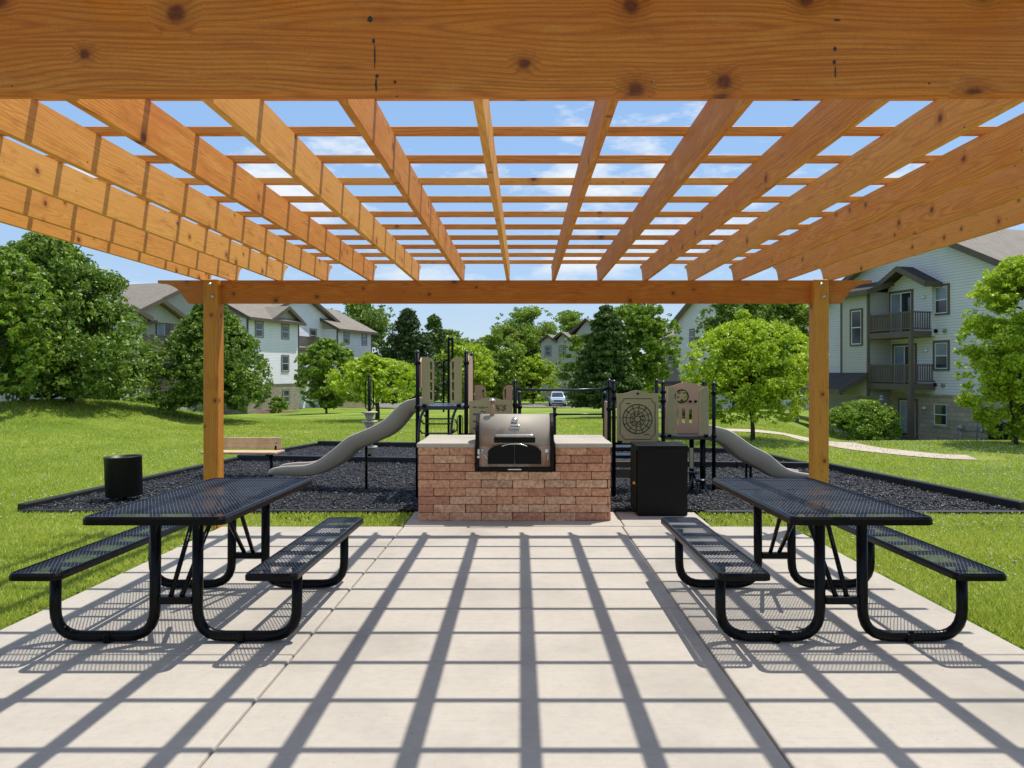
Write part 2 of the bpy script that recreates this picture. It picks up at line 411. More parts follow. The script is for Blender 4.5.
def hit(px, py, y0=7.6, y1=140):
    """the point where the line of sight through a pixel meets the ground"""
    Y = np.concatenate([np.arange(y0, 40, .02), np.arange(40, y1, .1)])
    X = (px-CX)*Y/F; Z = HC-(py-CY)*Y/F
    d = Z-ground(X, Y); i = np.argmax(d < 0)
    if d[i] >= 0: i = len(Y)-1
    return float(X[i]), float(Y[i]), gz(X[i], Y[i])

m, nt, b, _ = newmat('lawn'); k = N(nt); v = k.pos()
n1 = k.noise(v, .35, 5, .6); n2 = k.noise(v, 2.2, 5, .7); n3 = k.noise(k.mapping(v, (9, 4, 9)), 3.5, 5, .75)
cc = k.ramp(n1, [(.36, (.14, .25, .024)), (.5, (.25, .35, .036)), (.62, (.38, .44, .08))])
cc = k.mix(k.math('MULTIPLY', k.math('SUBTRACT', n2, .42), 1.3, clamp=True), cc, (.17, .24, .025))
cc = k.mix(k.math('MULTIPLY', k.math('SUBTRACT', n3, .44), 2.2, clamp=True), cc, (.12, .19, .018))
bl = k.noise(k.mapping(v, (1.2, 2.2, 1)), 1.1, 5, .75)
cc = k.mix(k.math('MULTIPLY', k.math('SUBTRACT', bl, .57), 2.2, clamp=True), cc, (.42, .43, .18))
k.l(cc, b.inputs['Base Color']); b.inputs['Roughness'].default_value = .85; b.inputs['Specular IOR Level'].default_value = .15
k.bump(k.math('ADD', n3, k.noise(v, 60, 3)), b, .9, .05)
M['lawn'] = m

ys = np.concatenate([np.linspace(-60, 0, 13)[:-1], np.arange(0, 30, .4), np.arange(30, 90, 1.2), np.arange(90, 200, 8), [260, 400, 700, 1200, 2500]])
sx = np.concatenate([-np.geomspace(1, 1500, 60)[::-1], [0], np.geomspace(1, 1500, 60)])
sx = np.unique(np.concatenate([np.arange(-40, 40.1, .8), [q for q in sx if abs(q) > 41]]))
XX, YY = np.meshgrid(sx, ys); ZZ = ground(XX, YY)
# sink the lawn a little below the slab and the paved pad
inside = (XX > -2.7) & (XX < 2.4) & (YY < 8.3)
ZZ = np.where(inside, ZZ-.12, ZZ)
V = np.stack([XX, YY, ZZ], -1).reshape(-1, 3)
nx, ny = len(sx), len(ys)
idx = np.arange(nx*ny).reshape(ny, nx)
Fq = np.stack([idx[:-1, :-1], idx[:-1, 1:], idx[1:, 1:], idx[1:, :-1]], -1).reshape(-1, 4)
g = npobj('lawn', V, Fq, M['lawn']); struct(g)
for p in g.data.polygons: p.use_smooth = True

# ------------------------------------------------------------------ concrete slab
XL, XR = -2.98, 2.64
def slab_z(Y): return SL*(7.5-Y)
bm = bmesh.new()
def slabbox(x0, x1, y0, y1, top=0.0, bev=.012):
    n0 = len(bm.verts)
    box(bm, x0, x1, y0, y1, -.12, top, bev)
    bm.verts.ensure_lookup_table()
    for v in bm.verts[n0:]: v.co.z += slab_z(v.co.y) if v.co.y < 7.5 else 0
gp = .004
xs = [XL, -1.18, .98, XR]
yj = {0: [-4, .3, 3.9, 7.45], 1: [-4, 1.2, 4.72, 7.45], 2: [-4, .3, 3.9, 7.45]}
for i in range(3):
    for a, c in zip(yj[i], yj[i][1:]):
        slabbox(xs[i]+gp, xs[i+1]-gp, a+gp, c-gp)
slabbox(-1.18, 1.00-gp, 7.45+gp, 8.95, .006); slabbox(1.00+gp, 1.86, 7.45+gp, 8.7, .004)
o = obj('patio', bm, M['concrete']); struct(o)

# ------------------------------------------------------------------ pergola
perg = thing('pergola', 'large cedar stained timber pergola with open lattice roof over the concrete patio', 'pergola', (0, 0, 0))
def board(name, L, th, h, mat=None, tail=None, both=False, bev=.004):
    """board centred on the origin, length along x; tail = curved end cut"""
    bm = bmesh.new()
    def end(s):
        if not tail: return [(s*L/2, 0), (s*L/2, h)]
        t = tail; pts = [(s*(L/2-t), 0)]
        for i in range(1, 7):
            a = i/6*math.pi/2
            pts.append((s*(L/2-t*.86+t*.86*(1-math.cos(a))), h*.10+(h*.78)*math.sin(a)))
        pts.append((s*L/2, h)); return pts
    right = end(1)
    left = end(-1) if both else [(-L/2, 0), (-L/2, h)]
    poly = right+left[::-1]
    prism(bm, poly, 'y', -th/2, th/2)
    if bev and not tail:
        bmesh.ops.bevel(bm, geom=bm.edges[:], offset=bev, segments=1, affect='EDGES')
    return obj(name, bm, mat or M['wood'], perg)
ZB = 2.2; HB = .2275
def beam(Y, X0=-3.60, X1=3.44):
    o = board('beam', X1-X0, .045, HB, M['beam_wood'], tail=.30, both=True); o.location = ((X0+X1)/2, Y, ZB); return o
YF = 7.42
beam(YF+.045)
nb = beam(1.847+.0225); nb.scale = (1, 1, 1.04)
PX = (-3.05, 2.915)
def post(x, y, top, base):
    o = board('post', top-base+.1, .145, .145, M['post_wood'], bev=.006)
    # stand it upright: local x -> z
    o.rotation_euler = (0, -math.pi/2, 0); o.location = (x+.0725, y, (top+base-.1)/2)
    return o
for x in PX:
    post(x, YF+.0225, ZB+HB+.001, gz(x, YF))
    post(x, 1.847+.1205, ZB+HB, gz(x, 1.9))
# rafters
RX = [-3.168]+[-.151+.457*i for i in range(-6, 8)]
LY0, LY1 = 1.35, 7.78
rz_ = ZB+HB+.002
r0 = board('rafter', LY1-LY0, .031, .184, tail=.17, both=True)
r0.rotation_euler = (0, 0, math.pi/2); r0.location = (RX[0], (LY0+LY1)/2, rz_)
for x in RX[1:]:
    c = r0.copy(); C.objects.link(c); c.parent = perg
    c.location = (x, (LY0+LY1)/2, rz_)
    c.rotation_euler = (0, 0, math.pi/2+random.uniform(-.0008, .0008))
l0 = board('lath', 6.72, .038, .036, bev=.003); l0.location = (-.06, 3.50-.457*4, rz_+.186)
for i in range(-3, 10):
    c = l0.copy(); C.objects.link(c); c.parent = perg
    c.location = (-.06+random.uniform(-.02, .02), 3.50+.457*i, rz_+.186)
    c.rotation_euler = (0, 0, random.uniform(-.001, .001))
for x in PX:
    for dx, dz in ((-.005, .18), (.02, .06)):
        bm = bmesh.new(); lathe(bm, [(.018, 0), (.018, .008), (.011, .012), (.011, .02), (0, .021)], 8, axis='y')
        bmesh.ops.scale(bm, vec=(1, -1, 1), verts=bm.verts)
        o = obj('bolt', bm, M['galv'], perg); o.location = (x+dx, YF-.0503, ZB+dz)

Yn = 1.8462; rs_ = random.Random(4); stains_ = []
for px, py, w_, h_ in ((370, 19, 3.0, 3.2), (373.5, 41, 1.5, 2.6), (374.6, 56, .9, 12), (377, 76, 2.0, 2.0), (376, 85, 1.2, 7), (835, 49, 1.7, 2.4), (834.5, 62, 1.7, 2.6), (835.4, 72, .8, 6), (837, 20, 3.4, 1.0)):
    x, y, z = P(px, py, Yn); q = Yn/F; bm = bmesh.new()
    prism(bm, [(x+w_*q*math.cos(i*math.tau/14)*rs_.uniform(.7, 1.15), z+h_*q*math.sin(i*math.tau/14)*rs_.uniform(.85, 1.1)) for i in range(14)], 'y', y, y+.004)
    so_ = obj('iron_stain', bm, M['engrave'], nb); stains_.append(so_)
bpy.context.view_layer.update()
for so_ in stains_: so_.matrix_parent_inverse = nb.matrix_world.inverted()
# ------------------------------------------------------------------ picnic tables
def grid_surface(bm, x0, x1, y0, y1, z, px=.020, py=.040, w=.0040, t=.0016):
    def clip(n, s):
        # points on x/px + s*y/py = n inside the rectangle
        pts = []
        for x in (x0, x1):
            y = (n-(x-x0)/px)*py*s
            if y0-1e-6 <= y <= y1+1e-6: pts.append((x, y))
        for y in (y0, y1):
            x = (n-s*y/py)*px+x0
            if x0-1e-6 <= x <= x1+1e-6: pts.append((x, y))
        if len(pts) < 2: return None
        a = min(pts); c = max(pts)
        return (a, c) if (Vector(a)-Vector(c)).length > .01 else None
    for s in (1, -1):
        for n in range(-200, 400):
            q = clip(n, s)
            if not q: continue
            a, c = Vector(q[0]), Vector(q[1]); d = (c-a).normalized(); p = Vector((-d.y, d.x))*w/2
            zz = z if s == 1 else z-.0004
            vs = [bm.verts.new((u.x, u.y, h)) for h in (zz-t, zz) for u in (a-p, c-p, c+p, a+p)]
            for f in ((0, 1, 2, 3), (7, 6, 5, 4), (0, 4, 5, 1), (1, 5, 6, 2), (2, 6, 7, 3), (3, 7, 4, 0)):
                bm.faces.new([vs[i] for i in f])
def rrect(x0, x1, y0, y1, r, n=5):
    out = []
    for cx, cy, a0 in ((x1-r, y0+r, -90), (x1-r, y1-r, 0), (x0+r, y1-r, 90), (x0+r, y0+r, 180)):
        for i in range(n+1):
            a = R(a0+90*i/n); out.append((cx+r*math.cos(a), cy+r*math.sin(a)))
    return out
def rim(bm, x0, x1, y0, y1, r, z0, z1, th, lip=.022):
    # cross-section: outer wall, rounded top lip
    A = rrect(x0, x1, y0, y1, r); B = rrect(x0+.010, x1-.010, y0+.010, y1-.010, r-.010)
    Cc = rrect(x0+lip, x1-lip, y0+lip, y1-lip, max(.005, r-lip)); D = rrect(x0+th, x1-th, y0+th, y1-th, max(.01, r-th))
    loops = [(A, z0), (A, z1-.014), (B, z1-.001), (Cc, z1-.001), (Cc, z1-.007), (D, z1-.010), (D, z0)]
    rings = [[bm.verts.new((p[0], p[1], z)) for p in L] for L, z in loops]
    n = len(A)
    for i in range(len(rings)):
        P1, P2 = rings[i], rings[(i+1) % len(rings)]
        for j in range(n): 
            f = bm.faces.new((P1[j], P1[(j+1) % n], P2[(j+1) % n], P2[j])); f.smooth = False
TL = 1.66
def bentpipe(pts, r=.030, bend=.12, n=6):
    """rounded corners in a polyline"""
    pts = [Vector(p) for p in pts]; out = [pts[0]]
    for i in range(1, len(pts)-1):
        a = (pts[i-1]-pts[i]).normalized(); c = (pts[i+1]-pts[i]).normalized()
        p0 = pts[i]+a*bend; p1 = pts[i]+c*bend
        for j in range(n+1):
            t = j/n; out.append(p0*(1-t)**2+pts[i]*2*t*(1-t)+p1*t*t)
    out.append(pts[-1]); return out
def picnic_table(label, x, y):
    t = thing('picnic_table', label, 'picnic table', (x, y, slab_z(y)+.0005), 0, 'picnic tables under the pergola', tilt=-SL)
    hw = .365; zt = .722
    bm = bmesh.new(); grid_surface(bm, -hw+.015, hw-.015, .015, TL-.015, zt-.004)
    for q in (.02+.0, ): pass
    top = obj('tabletop', bm, M['mesh'], t)
    bm = bmesh.new(); rim(bm, -hw, hw, 0, TL, .05, zt-.042, zt, .030)
    for q in (.30, .83, 1.36): box(bm, -hw+.03, hw-.03, q-.018, q+.018, zt-.030, zt-.0095)
    obj('rim', bm, M['black'], top)
    for s in (-1, 1):
        bx0, bx1 = s*.60-.135, s*.60+.135
        bm = bmesh.new(); grid_surface(bm, bx0+.012, bx1-.012, .012, TL-.012, .433)
        be = obj('bench_seat', bm, M['mesh'], t)
        bm = bmesh.new(); rim(bm, bx0, bx1, 0, TL, .045, .400, .437, .024, .018)
        for q in (.28, .56, .83, 1.10, 1.38): box(bm, bx0+.02, bx1-.02, q-.014, q+.014, .410, .4275)
        obj('rim', bm, M['black'], be)
    for q in (.29, TL-.29):
        for s in (-1, 1):
            bm = bmesh.new()
            pts = bentpipe([(s*.115, q, zt-.030), (s*.115, q, .031), (s*.655, q, .031), (s*.655, q, .402)], bend=.15)
            tube(bm, pts, .029, 12)
            box(bm, s*.36-.018, s*.36+.018, q-.036, q+.036, .001, .050, .006)
            obj('leg_frame', bm, M['black'], t)
        bm = bmesh.new(); box(bm, -.09, .09, q-.022, q+.022, .205, .245, .004); obj('crossbar', bm, M['black'], t)
        bm = bmesh.new(); c = TL/2; e = .14 if q < c else -.14
        for s in (-1, 1): tube(bm, [(s*.03, q, .245), (s*.06, c-e, zt-.035)], .014, 8)
        obj('brace', bm, M['black'], t)
    return t
picnic_table('black mesh picnic table with attached benches, in front of the black cabinet', 1.725, 3.80)
picnic_table('black mesh picnic table with attached benches, in front of the litter bin', -1.88, 3.80)

# ------------------------------------------------------------------ brick grill counter
BX0, BX1, BY0, BY1, BZ = -1.07, .896, 7.69, 8.70, .80
NX0, NX1, NZ = -.487, .330, .515
bc = thing('grill_counter', 'red brick counter block with pale concrete capstones and a notch holding the grill', 'brick counter', ((BX0+BX1)/2, BY0, .005))
ox, oy, oz = -(BX0+BX1)/2, -BY0, -.005
bm = bmesh.new()
rnd = random.Random(3)
rows = 9; rh = (BZ-.045)/rows; bl = .322
def bricks_run(a0, a1, z0, z1, off, place):
    a = a0-off
    while a < a1-.02:
        s, e = max(a, a0), min(a+bl, a1)
        if e-s > .03: place(s, e, z0, z1)
        a += bl
for i in range(rows):
    z0 = .005+i*rh; z1 = z0+rh; off = (bl/2 if i % 2 else 0)+.16*rnd.random()*.0
    def pf(s, e, z0, z1):
        j = rnd.uniform(0, .011); g_ = rnd.uniform(.0008, .0035); n0 = len(bm.verts)
        box(bm, s+g_, e-g_, BY0+j, BY0+.11, z0+rnd.uniform(.0005, .003), z1-rnd.uniform(.0005, .003), rnd.uniform(.005, .011)); bm.verts.ensure_lookup_table()
        rot = Matrix.Rotation(rnd.uniform(-.008, .008), 3, 'Y') @ Matrix.Rotation(rnd.uniform(-.02, .02), 3, 'Z'); ce = Vector(((s+e)/2, BY0+.055, (z0+z1)/2))
        for v in bm.verts[n0:]: v.co = rot @ (v.co-ce)+ce+Vector((rnd.uniform(-.0016, .0016), rnd.uniform(-.002, .002), rnd.uniform(-.0016, .0016)))
    if z1 <= NZ+.03: bricks_run(BX0, BX1, z0, z1, off, pf)
    else:
        bricks_run(BX0, NX0, z0, z1, off, pf); bricks_run(NX1, BX1, z0, z1, off, pf)
    for side, X in ((-1, BX0), (1, BX1)):
        def ps(s, e, z0, z1, X=X, side=side):
            j = rnd.uniform(0, .008); lo, hi = (X+j, X+.11) if side < 0 else (X-.11, X-j)
            box(bm, lo, hi, s+.004, e-.004, z0+.003, z1-.003, .008)
        bricks_run(BY0+.115, BY1, z0, z1, bl/2-off, ps)
    def pb(s, e, z0, z1):
        box(bm, s+.004, e-.004, BY1-.11, BY1-rnd.uniform(0, .008), z0+.003, z1-.003, .008)
    bricks_run(BX0+.115, BX1-.115, z0, z1, off, pb)
bmesh.ops.translate(bm, vec=(ox, oy, oz), verts=bm.verts)
obj('brick_face', bm, M['brick'], bc)
bm = bmesh.new()
box(bm, BX0+.02, NX0-.012, BY0+.018, BY1-.02, .0, BZ-.046); box(bm, NX1+.012, BX1-.02, BY0+.018, BY1-.02, .0, BZ-.046)
box(bm, NX0-.011, NX1+.011, BY0+.018, BY1-.02, .0, NZ-.002)
bmesh.ops.translate(bm, vec=(ox, oy, oz), verts=bm.verts)
obj('core', bm, M['mortar'], bc)
for a0, a1 in ((BX0-.012, NX0+.004), (NX1-.004, BX1+.012)):
    bm = bmesh.new(); 
    n = 1; box(bm, a0, a1, BY0-.02, BY0+.33, BZ-.045, BZ, .010); 
    box(bm, a0+.004, a1-.004, BY0+.334, BY0+.67, BZ-.045, BZ-.002, .010); box(bm, a0, a1, BY0+.674, BY1+.02, BZ-.045, BZ, .010)
    bmesh.ops.translate(bm, vec=(ox, oy, oz), verts=bm.verts)
    obj('capstone', bm, M['cap'], bc)

# ------------------------------------------------------------------ charcoal grill
gx, gy0 = -.085, 7.635
gr = thing('charcoal_grill', 'rusty steel barrel charcoal grill with black doors set into the brick counter', 'grill', (gx, gy0, NZ+.005))
def GZ(z): return z-NZ-.005
rad, cyb, czb = .262, .275, .822
def plate_profile(r, z0):
    pts = [(cyb-r, z0), (cyb-r, czb)]
    for i in range(1, 16):
        a = math.pi-math.pi*i/16; pts.append((cyb+r*math.cos(a), czb+r*math.sin(a)))
    pts += [(cyb+r, czb), (cyb+r, z0)]
    return [(y, GZ(z)) for y, z in pts]
for s in (-1, 1):
    bm = bmesh.new(); prism(bm, plate_profile(rad+.012, NZ+.004), 'x', s*.380-.018, s*.380+.018)
    bmesh.ops.bevel(bm, geom=bm.edges[:], offset=.004, segments=1, affect='EDGES')
    obj('end_plate', bm, M['satin'], gr)
bm = bmesh.new()   # lid: part of a cylinder
n = 26
A, B = [], []
for i in range(n+1):
    a = R(190)-R(170)*i/n
    A.append(bm.verts.new((-.361, cyb+rad*math.cos(a), GZ(czb+rad*math.sin(a))))); B.append(bm.verts.new((.361, cyb+rad*math.cos(a), GZ(czb+rad*math.sin(a)))))
for i in range(n): f = bm.faces.new((A[i], B[i], B[i+1], A[i+1])); f.smooth = True
M['lid'].node_tree  # keeps the lid's own material
lid = obj('lid', bm, M['lid'], gr)
sm = lid.modifiers.new('s', 'SOLIDIFY'); sm.thickness = .006
bm = bmesh.new(); tube(bm, bentpipe([(-.19, .02, GZ(.885)), (-.19, -.045, GZ(.885)), (.19, -.045, GZ(.885)), (.19, .02, GZ(.885))], bend=.03, n=4), .0135, 10); obj('handle', bm, M['chrome'], lid)
# thermometer and its plate
bm = bmesh.new(); lathe(bm, [(.030, 0), (.034, .012), (.030, .022), (0, .024)], 16, axis='y'); bmesh.ops.scale(bm, vec=(1, -1, 1), verts=bm.verts)
o = obj('thermometer', bm, M['chrome'], lid); o.location = (.0, .105, GZ(1.025)); o.rotation_euler = (R(-38), 0, 0)
bm = bmesh.new(); box(bm, -.052, .052, -.012, .010, -.024, .024, .010); 
o = obj('badge', bm, M['chrome'], lid); o.location = (0, .047, GZ(.965)); o.rotation_euler = (R(-28), 0, 0)
bm = bmesh.new()
for q in (-.030, -.015, 0, .015, .030): box(bm, q-.004, q+.004, -.0155, -.0125, -.006, .007)
o2 = obj('lettering', bm, M['engrave'], lid); o2.location = o.location; o2.rotation_euler = o.rotation_euler
# chimney
bm = bmesh.new(); tube(bm, [(-.235, .20, GZ(1.06)), (-.235, .20, GZ(1.22))], .023, 14); ch = obj('chimney', bm, M['rustpanel'], gr)
bm = bmesh.new(); lathe(bm, [(.012, 0), (.040, .004), (.038, .012), (.012, .028), (0, .029)], 16); o = obj('cap', bm, M['chrome'], ch); o.location = (-.235, .20, GZ(1.222))
# body under the lid
bm = bmesh.new(); box(bm, -.361, .361, .030, .50, GZ(NZ+.045), GZ(.815), .003); obj('firebox', bm, M['rustpanel'], gr)
bm = bmesh.new(); box(bm, -.21, .21, .012, .028, GZ(.805), GZ(.862), .004); obj('heat_shield', bm, M['satin'], gr)
def arch(x0, x1, zlo, zsh, ztop, s):
    pts = [(x0, zlo), (x1, zlo)]
    full = .27
    def zt(x): return zsh+(ztop-zsh)*math.sqrt(max(0, 1-(abs(x)/(full*1.02))**2.6))
    m_ = 10
    for i in range(m_+1):
        x = x1+(x0-x1)*i/m_; pts.append((x, zt(x)))
    return pts
for s in (-1, 1):
    a, c = (-.27, -.004) if s < 0 else (.004, .27)
    bm = bmesh.new(); prism(bm, [(x, GZ(z)) for x, z in arch(a, c, .592, .70, .795, s)], 'y', .004, .029)
    d = obj('door', bm, M['black'], gr)
    bm = bmesh.new(); box(bm, s*.135-.11, s*.135+.105, -.001, .003, GZ(.612), GZ(.705), .002)
    obj('door_panel', bm, M['satin'], d)
bm = bmesh.new(); tube(bm, bezier([(-.13, -.005, GZ(.772)), (-.07, -.010, GZ(.792)), (0, -.012, GZ(.797)), (.07, -.010, GZ(.792)), (.13, -.005, GZ(.772))], 4), .006, 8); obj('door_handle', bm, M['chrome'], gr)
bm = bmesh.new(); box(bm, -.361, .361, -.006, .032, GZ(NZ+.008), GZ(NZ+.043), .004); tr_ = obj('ash_tray', bm, M['satin'], gr)
bm = bmesh.new(); box(bm, -.07, .07, -.030, -.005, GZ(NZ+.020), GZ(NZ+.033), .004); obj('handle', bm, M['chrome'], tr_)
for s in (-1, 1):
    bm = bmesh.new(); 
    if s < 0:
        box(bm, -.375, -.352, -.014, .001, GZ(.69), GZ(.745), .004); lathe(bm, [(.014, 0), (.014, .01), (0, .011)], 10, (-.365, -.012, GZ(.665)), 'y')
        tube(bm, [(-.335, .018, GZ(.725)), (-.275, -.01, GZ(.645))], .006, 8); box(bm, -.345, -.315, .015, .031, GZ(.70), GZ(.74), .004)
    else:
        box(bm, .305, .345, .015, .031, GZ(.705), GZ(.745), .004); tube(bm, [(.34, .012, GZ(.705)), (.335, .0, GZ(.63))], .006, 8)
    obj('latch', bm, M['galv'], gr)

# ------------------------------------------------------------------ cabinet
cx0, cx1, cy0, cy1 = 1.205, 1.735, 7.95, 8.42
cab = thing('storage_cabinet', 'plain black metal cabinet with small brass lock beside the brick counter', 'cabinet', ((cx0+cx1)/2, cy0, .004))
hw = (cx1-cx0)/2; hz = .745
bm = bmesh.new(); box(bm, -hw, hw, 0, cy1-cy0, .012, hz-.022, .006); obj('body', bm, M['satin'], cab)
bm = bmesh.new(); box(bm, -hw-.008, hw+.008, -.010, cy1-cy0+.008, hz-.0215, hz, .005); obj('top', bm, M['satin'], cab)
bm = bmesh.new(); box(bm, -hw-.012, -hw-.001, .03, cy1-cy0-.03, .04, hz-.05, .003); dr = obj('door', bm, M['satin'], cab)
bm = bmesh.new(); lathe(bm, [(.018, 0), (.018, -.02), (.010, -.032), (0, -.033)], 12, (-hw-.012, .05, .345), 'x'); obj('lock', bm, M['brass'], dr)
bm = bmesh.new(); box(bm, -hw+.01, hw-.01, .01, cy1-cy0-.01, 0, .0115); obj('plinth', bm, M['satin'], cab)

# ------------------------------------------------------------------ litter bin
x, y, _z = hit(124.5, 502)
lb = thing('litter_bin', 'black cylindrical metal litter bin on a short post at the left of the patio', 'litter bin', (x, y, gz(x, y)))
bm = bmesh.new(); r_ = .198
lathe(bm, [(0, .075), (r_-.01, .075), (r_, .085), (r_+.002, .520), (r_+.007, .525), (r_+.007, .537), (r_-.006, .537), (r_-.008, .10), (0, .098)], 40)
obj('barrel', bm, M['bin'], lb)
bm = bmesh.new(); tube(bm, [(0, 0, -.1), (0, 0, .0755)], .028, 10); obj('post', bm, M['black'], lb)
lb.rotation_euler = (0, R(-2), 0)
# ------------------------------------------------------------------ play area ground
def quad_patch(name, cs, mat, lift, n=24, kind=True):
    (ax, ay), (bx_, by), (cx_, cy), (dx, dy) = cs   # near-left, near-right, far-right, far-left
    u = np.linspace(0, 1, n); U, W = np.meshgrid(u, u)
    X = (ax*(1-U)+bx_*U)*(1-W)+(dx*(1-U)+cx_*U)*W; Y = (ay*(1-U)+by*U)*(1-W)+(dy*(1-U)+cy*U)*W
    V = np.stack([X, Y, ground(X, Y)+lift], -1).reshape(-1, 3)
    idx = np.arange(n*n).reshape(n, n)
    Fq = np.stack([idx[:-1, :-1], idx[:-1, 1:], idx[1:, 1:], idx[1:, :-1]], -1).reshape(-1, 4)
    o = npobj(name, V, Fq, mat); return o
A_ = [(-5.48, 8.24), (5.42, 8.16), (4.72, 11.75), (-4.85, 12.84)]
B_ = [(-4.83, 12.95), (4.35, 11.95), (4.2, 14.0), (-4.23, 15.6)]
struct(quad_patch('mulch_bed', A_, M['mulchbed'], .02)); struct(quad_patch('mulch_bed', B_, M['mulchbed'], .022))
def inpoly(X, Y, poly):
    r = np.ones(X.shape, bool)
    for (x0, y0), (x1, y1) in zip(poly, poly[1:]+poly[:1]): r &= ((x1-x0)*(Y-y0)-(y1-y0)*(X-x0)) >= 0
    return r
rng = np.random.default_rng(5)
def scatter_quad(cs, n, power=1.0):
    U = rng.random(n); W = rng.random(n)**power
    (ax, ay), (bx_, by), (cx_, cy), (dx, dy) = cs
    X = (ax*(1-U)+bx_*U)*(1-W)+(dx*(1-U)+cx_*U)*W; Y = (ay*(1-U)+by*U)*(1-W)+(dy*(1-U)+cy*U)*W
    return X, Y
X1, Y1 = scatter_quad(A_, 42000, 1.3); X2, Y2 = scatter_quad(B_, 9000)
X = np.concatenate([X1, X2]); Y = np.concatenate([Y1, Y2]); n = len(X)
Z = ground(X, Y)+.022+rng.random(n)*.018
# chips: tetrahedra of random shape
sz = rng.uniform(.012, .030, n)
base = rng.normal(size=(n, 4, 3)); base /= np.linalg.norm(base, axis=2, keepdims=True)
base[:, :, 2] *= .55
V = (np.stack([X, Y, Z], -1)[:, None, :]+base*sz[:, None, None]).reshape(-1, 3)
i0 = np.arange(n)*4
Ft = np.stack([np.stack([i0+a, i0+b_, i0+c], -1) for a, b_, c in ((0, 1, 2), (0, 2, 3), (0, 3, 1), (1, 3, 2))], 1).reshape(-1, 3)
o = npobj('mulch_chips', V, Ft, M['chips'], k=3); tag(o, 'loose black rubber mulch chips covering the play area', 'mulch', kind='stuff')
# borders: each side a timber of its own
def timber(name, p, q, label, w=.10, h=.085):
    (x0, y0), (x1, y1) = p, q; L = math.hypot(x1-x0, y1-y0); t = math.atan2(y1-y0, x1-x0)
    bm = bmesh.new(); m_ = max(1, int(L/1.25)); sl = []
    for i in range(m_):
        a, c = i*L/m_, (i+1)*L/m_
        n0 = len(bm.verts); box(bm, a+.004, c-.004, -w/2, w/2, -.10, h, .012); bm.verts.ensure_lookup_table()
        for v in bm.verts[n0:]:
            v.co.z += gz(x0+math.cos(t)*v.co.x, y0+math.sin(t)*v.co.x)
    o = obj(name, bm, M['timber']); o.location = (x0, y0, 0); o.rotation_euler = (0, 0, t)
    tag(o, label, 'border timber', 'timbers edging the play area')
timber('border_timber', A_[0], A_[3], 'black border timber along the left side of the play area, behind the litter bin')
timber('border_timber', (A_[1][0], A_[1][1]), A_[2], 'black border timber along the right side of the play area, beyond the table', h=.12)
timber('border_timber', A_[3], A_[2], 'black border timber crossing between the front and rear mulch areas', h=.12)
timber('border_timber', B_[3], B_[2], 'black border timber along the far edge of the rear mulch area', h=.12)
timber('border_timber', (-4.86, 12.95), (-4.26, 15.55), 'short slanting black border timber behind the park bench')
timber('border_timber', (4.55, 12.0), (4.25, 13.95), 'short black border timber behind the right slide')
timber('border_timber', (A_[0][0]+.05, 8.20), (-1.35, 8.17), 'low black near border timber left of the brick counter', h=.035)
timber('border_timber', (1.95, 8.14), (A_[1][0], 8.12), 'low black near border timber right of the cabinet', h=.035)

# ------------------------------------------------------------------ play structure
ps = thing('play_structure', 'playground climbing structure with tan panels, black posts and two tan slides behind the brick counter', 'playground', (.9, 9.4, 0))
O_ = Vector((.9, 9.4, 0))
def pobj(name, bm, mat, parent=ps):
    bmesh.ops.translate(bm, vec=-O_, verts=bm.verts)
    return obj(name, bm, mat, parent)
def ppost(px, pytop, Y, r=.0245, ybot=None, collars=()):
    x = X_(px, Y); zt = Z_(pytop, Y)
    bm = bmesh.new(); tube(bm, [(x, Y, -.05 if ybot is None else Z_(ybot, Y)), (x, Y, zt-.02)], r, 12)
    for cpy in collars: 
        z = Z_(cpy, Y); lathe(bm, [(r+.001, -.02), (r+.010, -.018), (r+.010, .018), (r+.001, .02)], 12, (x, Y, z))
        box(bm, x-.008, x+.008, Y-r-.03, Y-r, z-.012, z+.012)
    p = pobj('post', bm, M['black'])
    bm = bmesh.new(); lathe(bm, [(r+.004, -.012), (r+.005, .004), (r*.8, .018), (r*.4, .026), (0, .028)], 12, (x, Y, zt-.02)); pobj('cap', bm, M['deckm'], p)
    return x
def plate(name, outer, holes, Y, th, mat, parent=ps, skew=0):
    """outline and holes given in picture pixels, turned into metres on the plane at depth Y"""
    cu = bpy.data.curves.new('c', 'CURVE'); cu.dimensions = '2D'; cu.fill_mode = 'BOTH'; cu.extrude = th/2
    for loop in [outer]+holes:
        s = cu.splines.new('POLY'); s.points.add(len(loop)-1); s.use_cyclic_u = True
        for q, p in zip(s.points, loop): q.co = (X_(p[0], Y), Z_(p[1], Y), 0, 1)
    t = bpy.data.objects.new('t', cu); C.objects.link(t)
    dg = bpy.context.evaluated_depsgraph_get(); me = bpy.data.meshes.new_from_object(t.evaluated_get(dg))
    bpy.data.objects.remove(t); bpy.data.curves.remove(cu)
    me.name = name; me.transform(Matrix.Translation((0, Y, 0)) @ Matrix.Rotation(math.pi/2, 4, 'X'))
    me.transform(Matrix.Translation(-O_)); me.materials.clear(); me.materials.append(mat)
    o = bpy.data.objects.new(name, me); C.objects.link(o); o.parent = parent
    return o
def slot(x, y0, y1, w, n=4):
    r = w/2; pts = []
    for i in range(n+1): a = math.pi+math.pi*i/n; pts.append((x+r*math.cos(a), y0+r+r*math.sin(a)))
    for i in range(n+1): a = math.pi*i/n; pts.append((x+r*math.cos(a), y1-r+r*math.sin(a)))
    return pts
def circ(x, y, r, n=16): return [(x+r*math.cos(2*math.pi*i/n), y+r*math.sin(2*math.pi*i/n)) for i in range(n)]
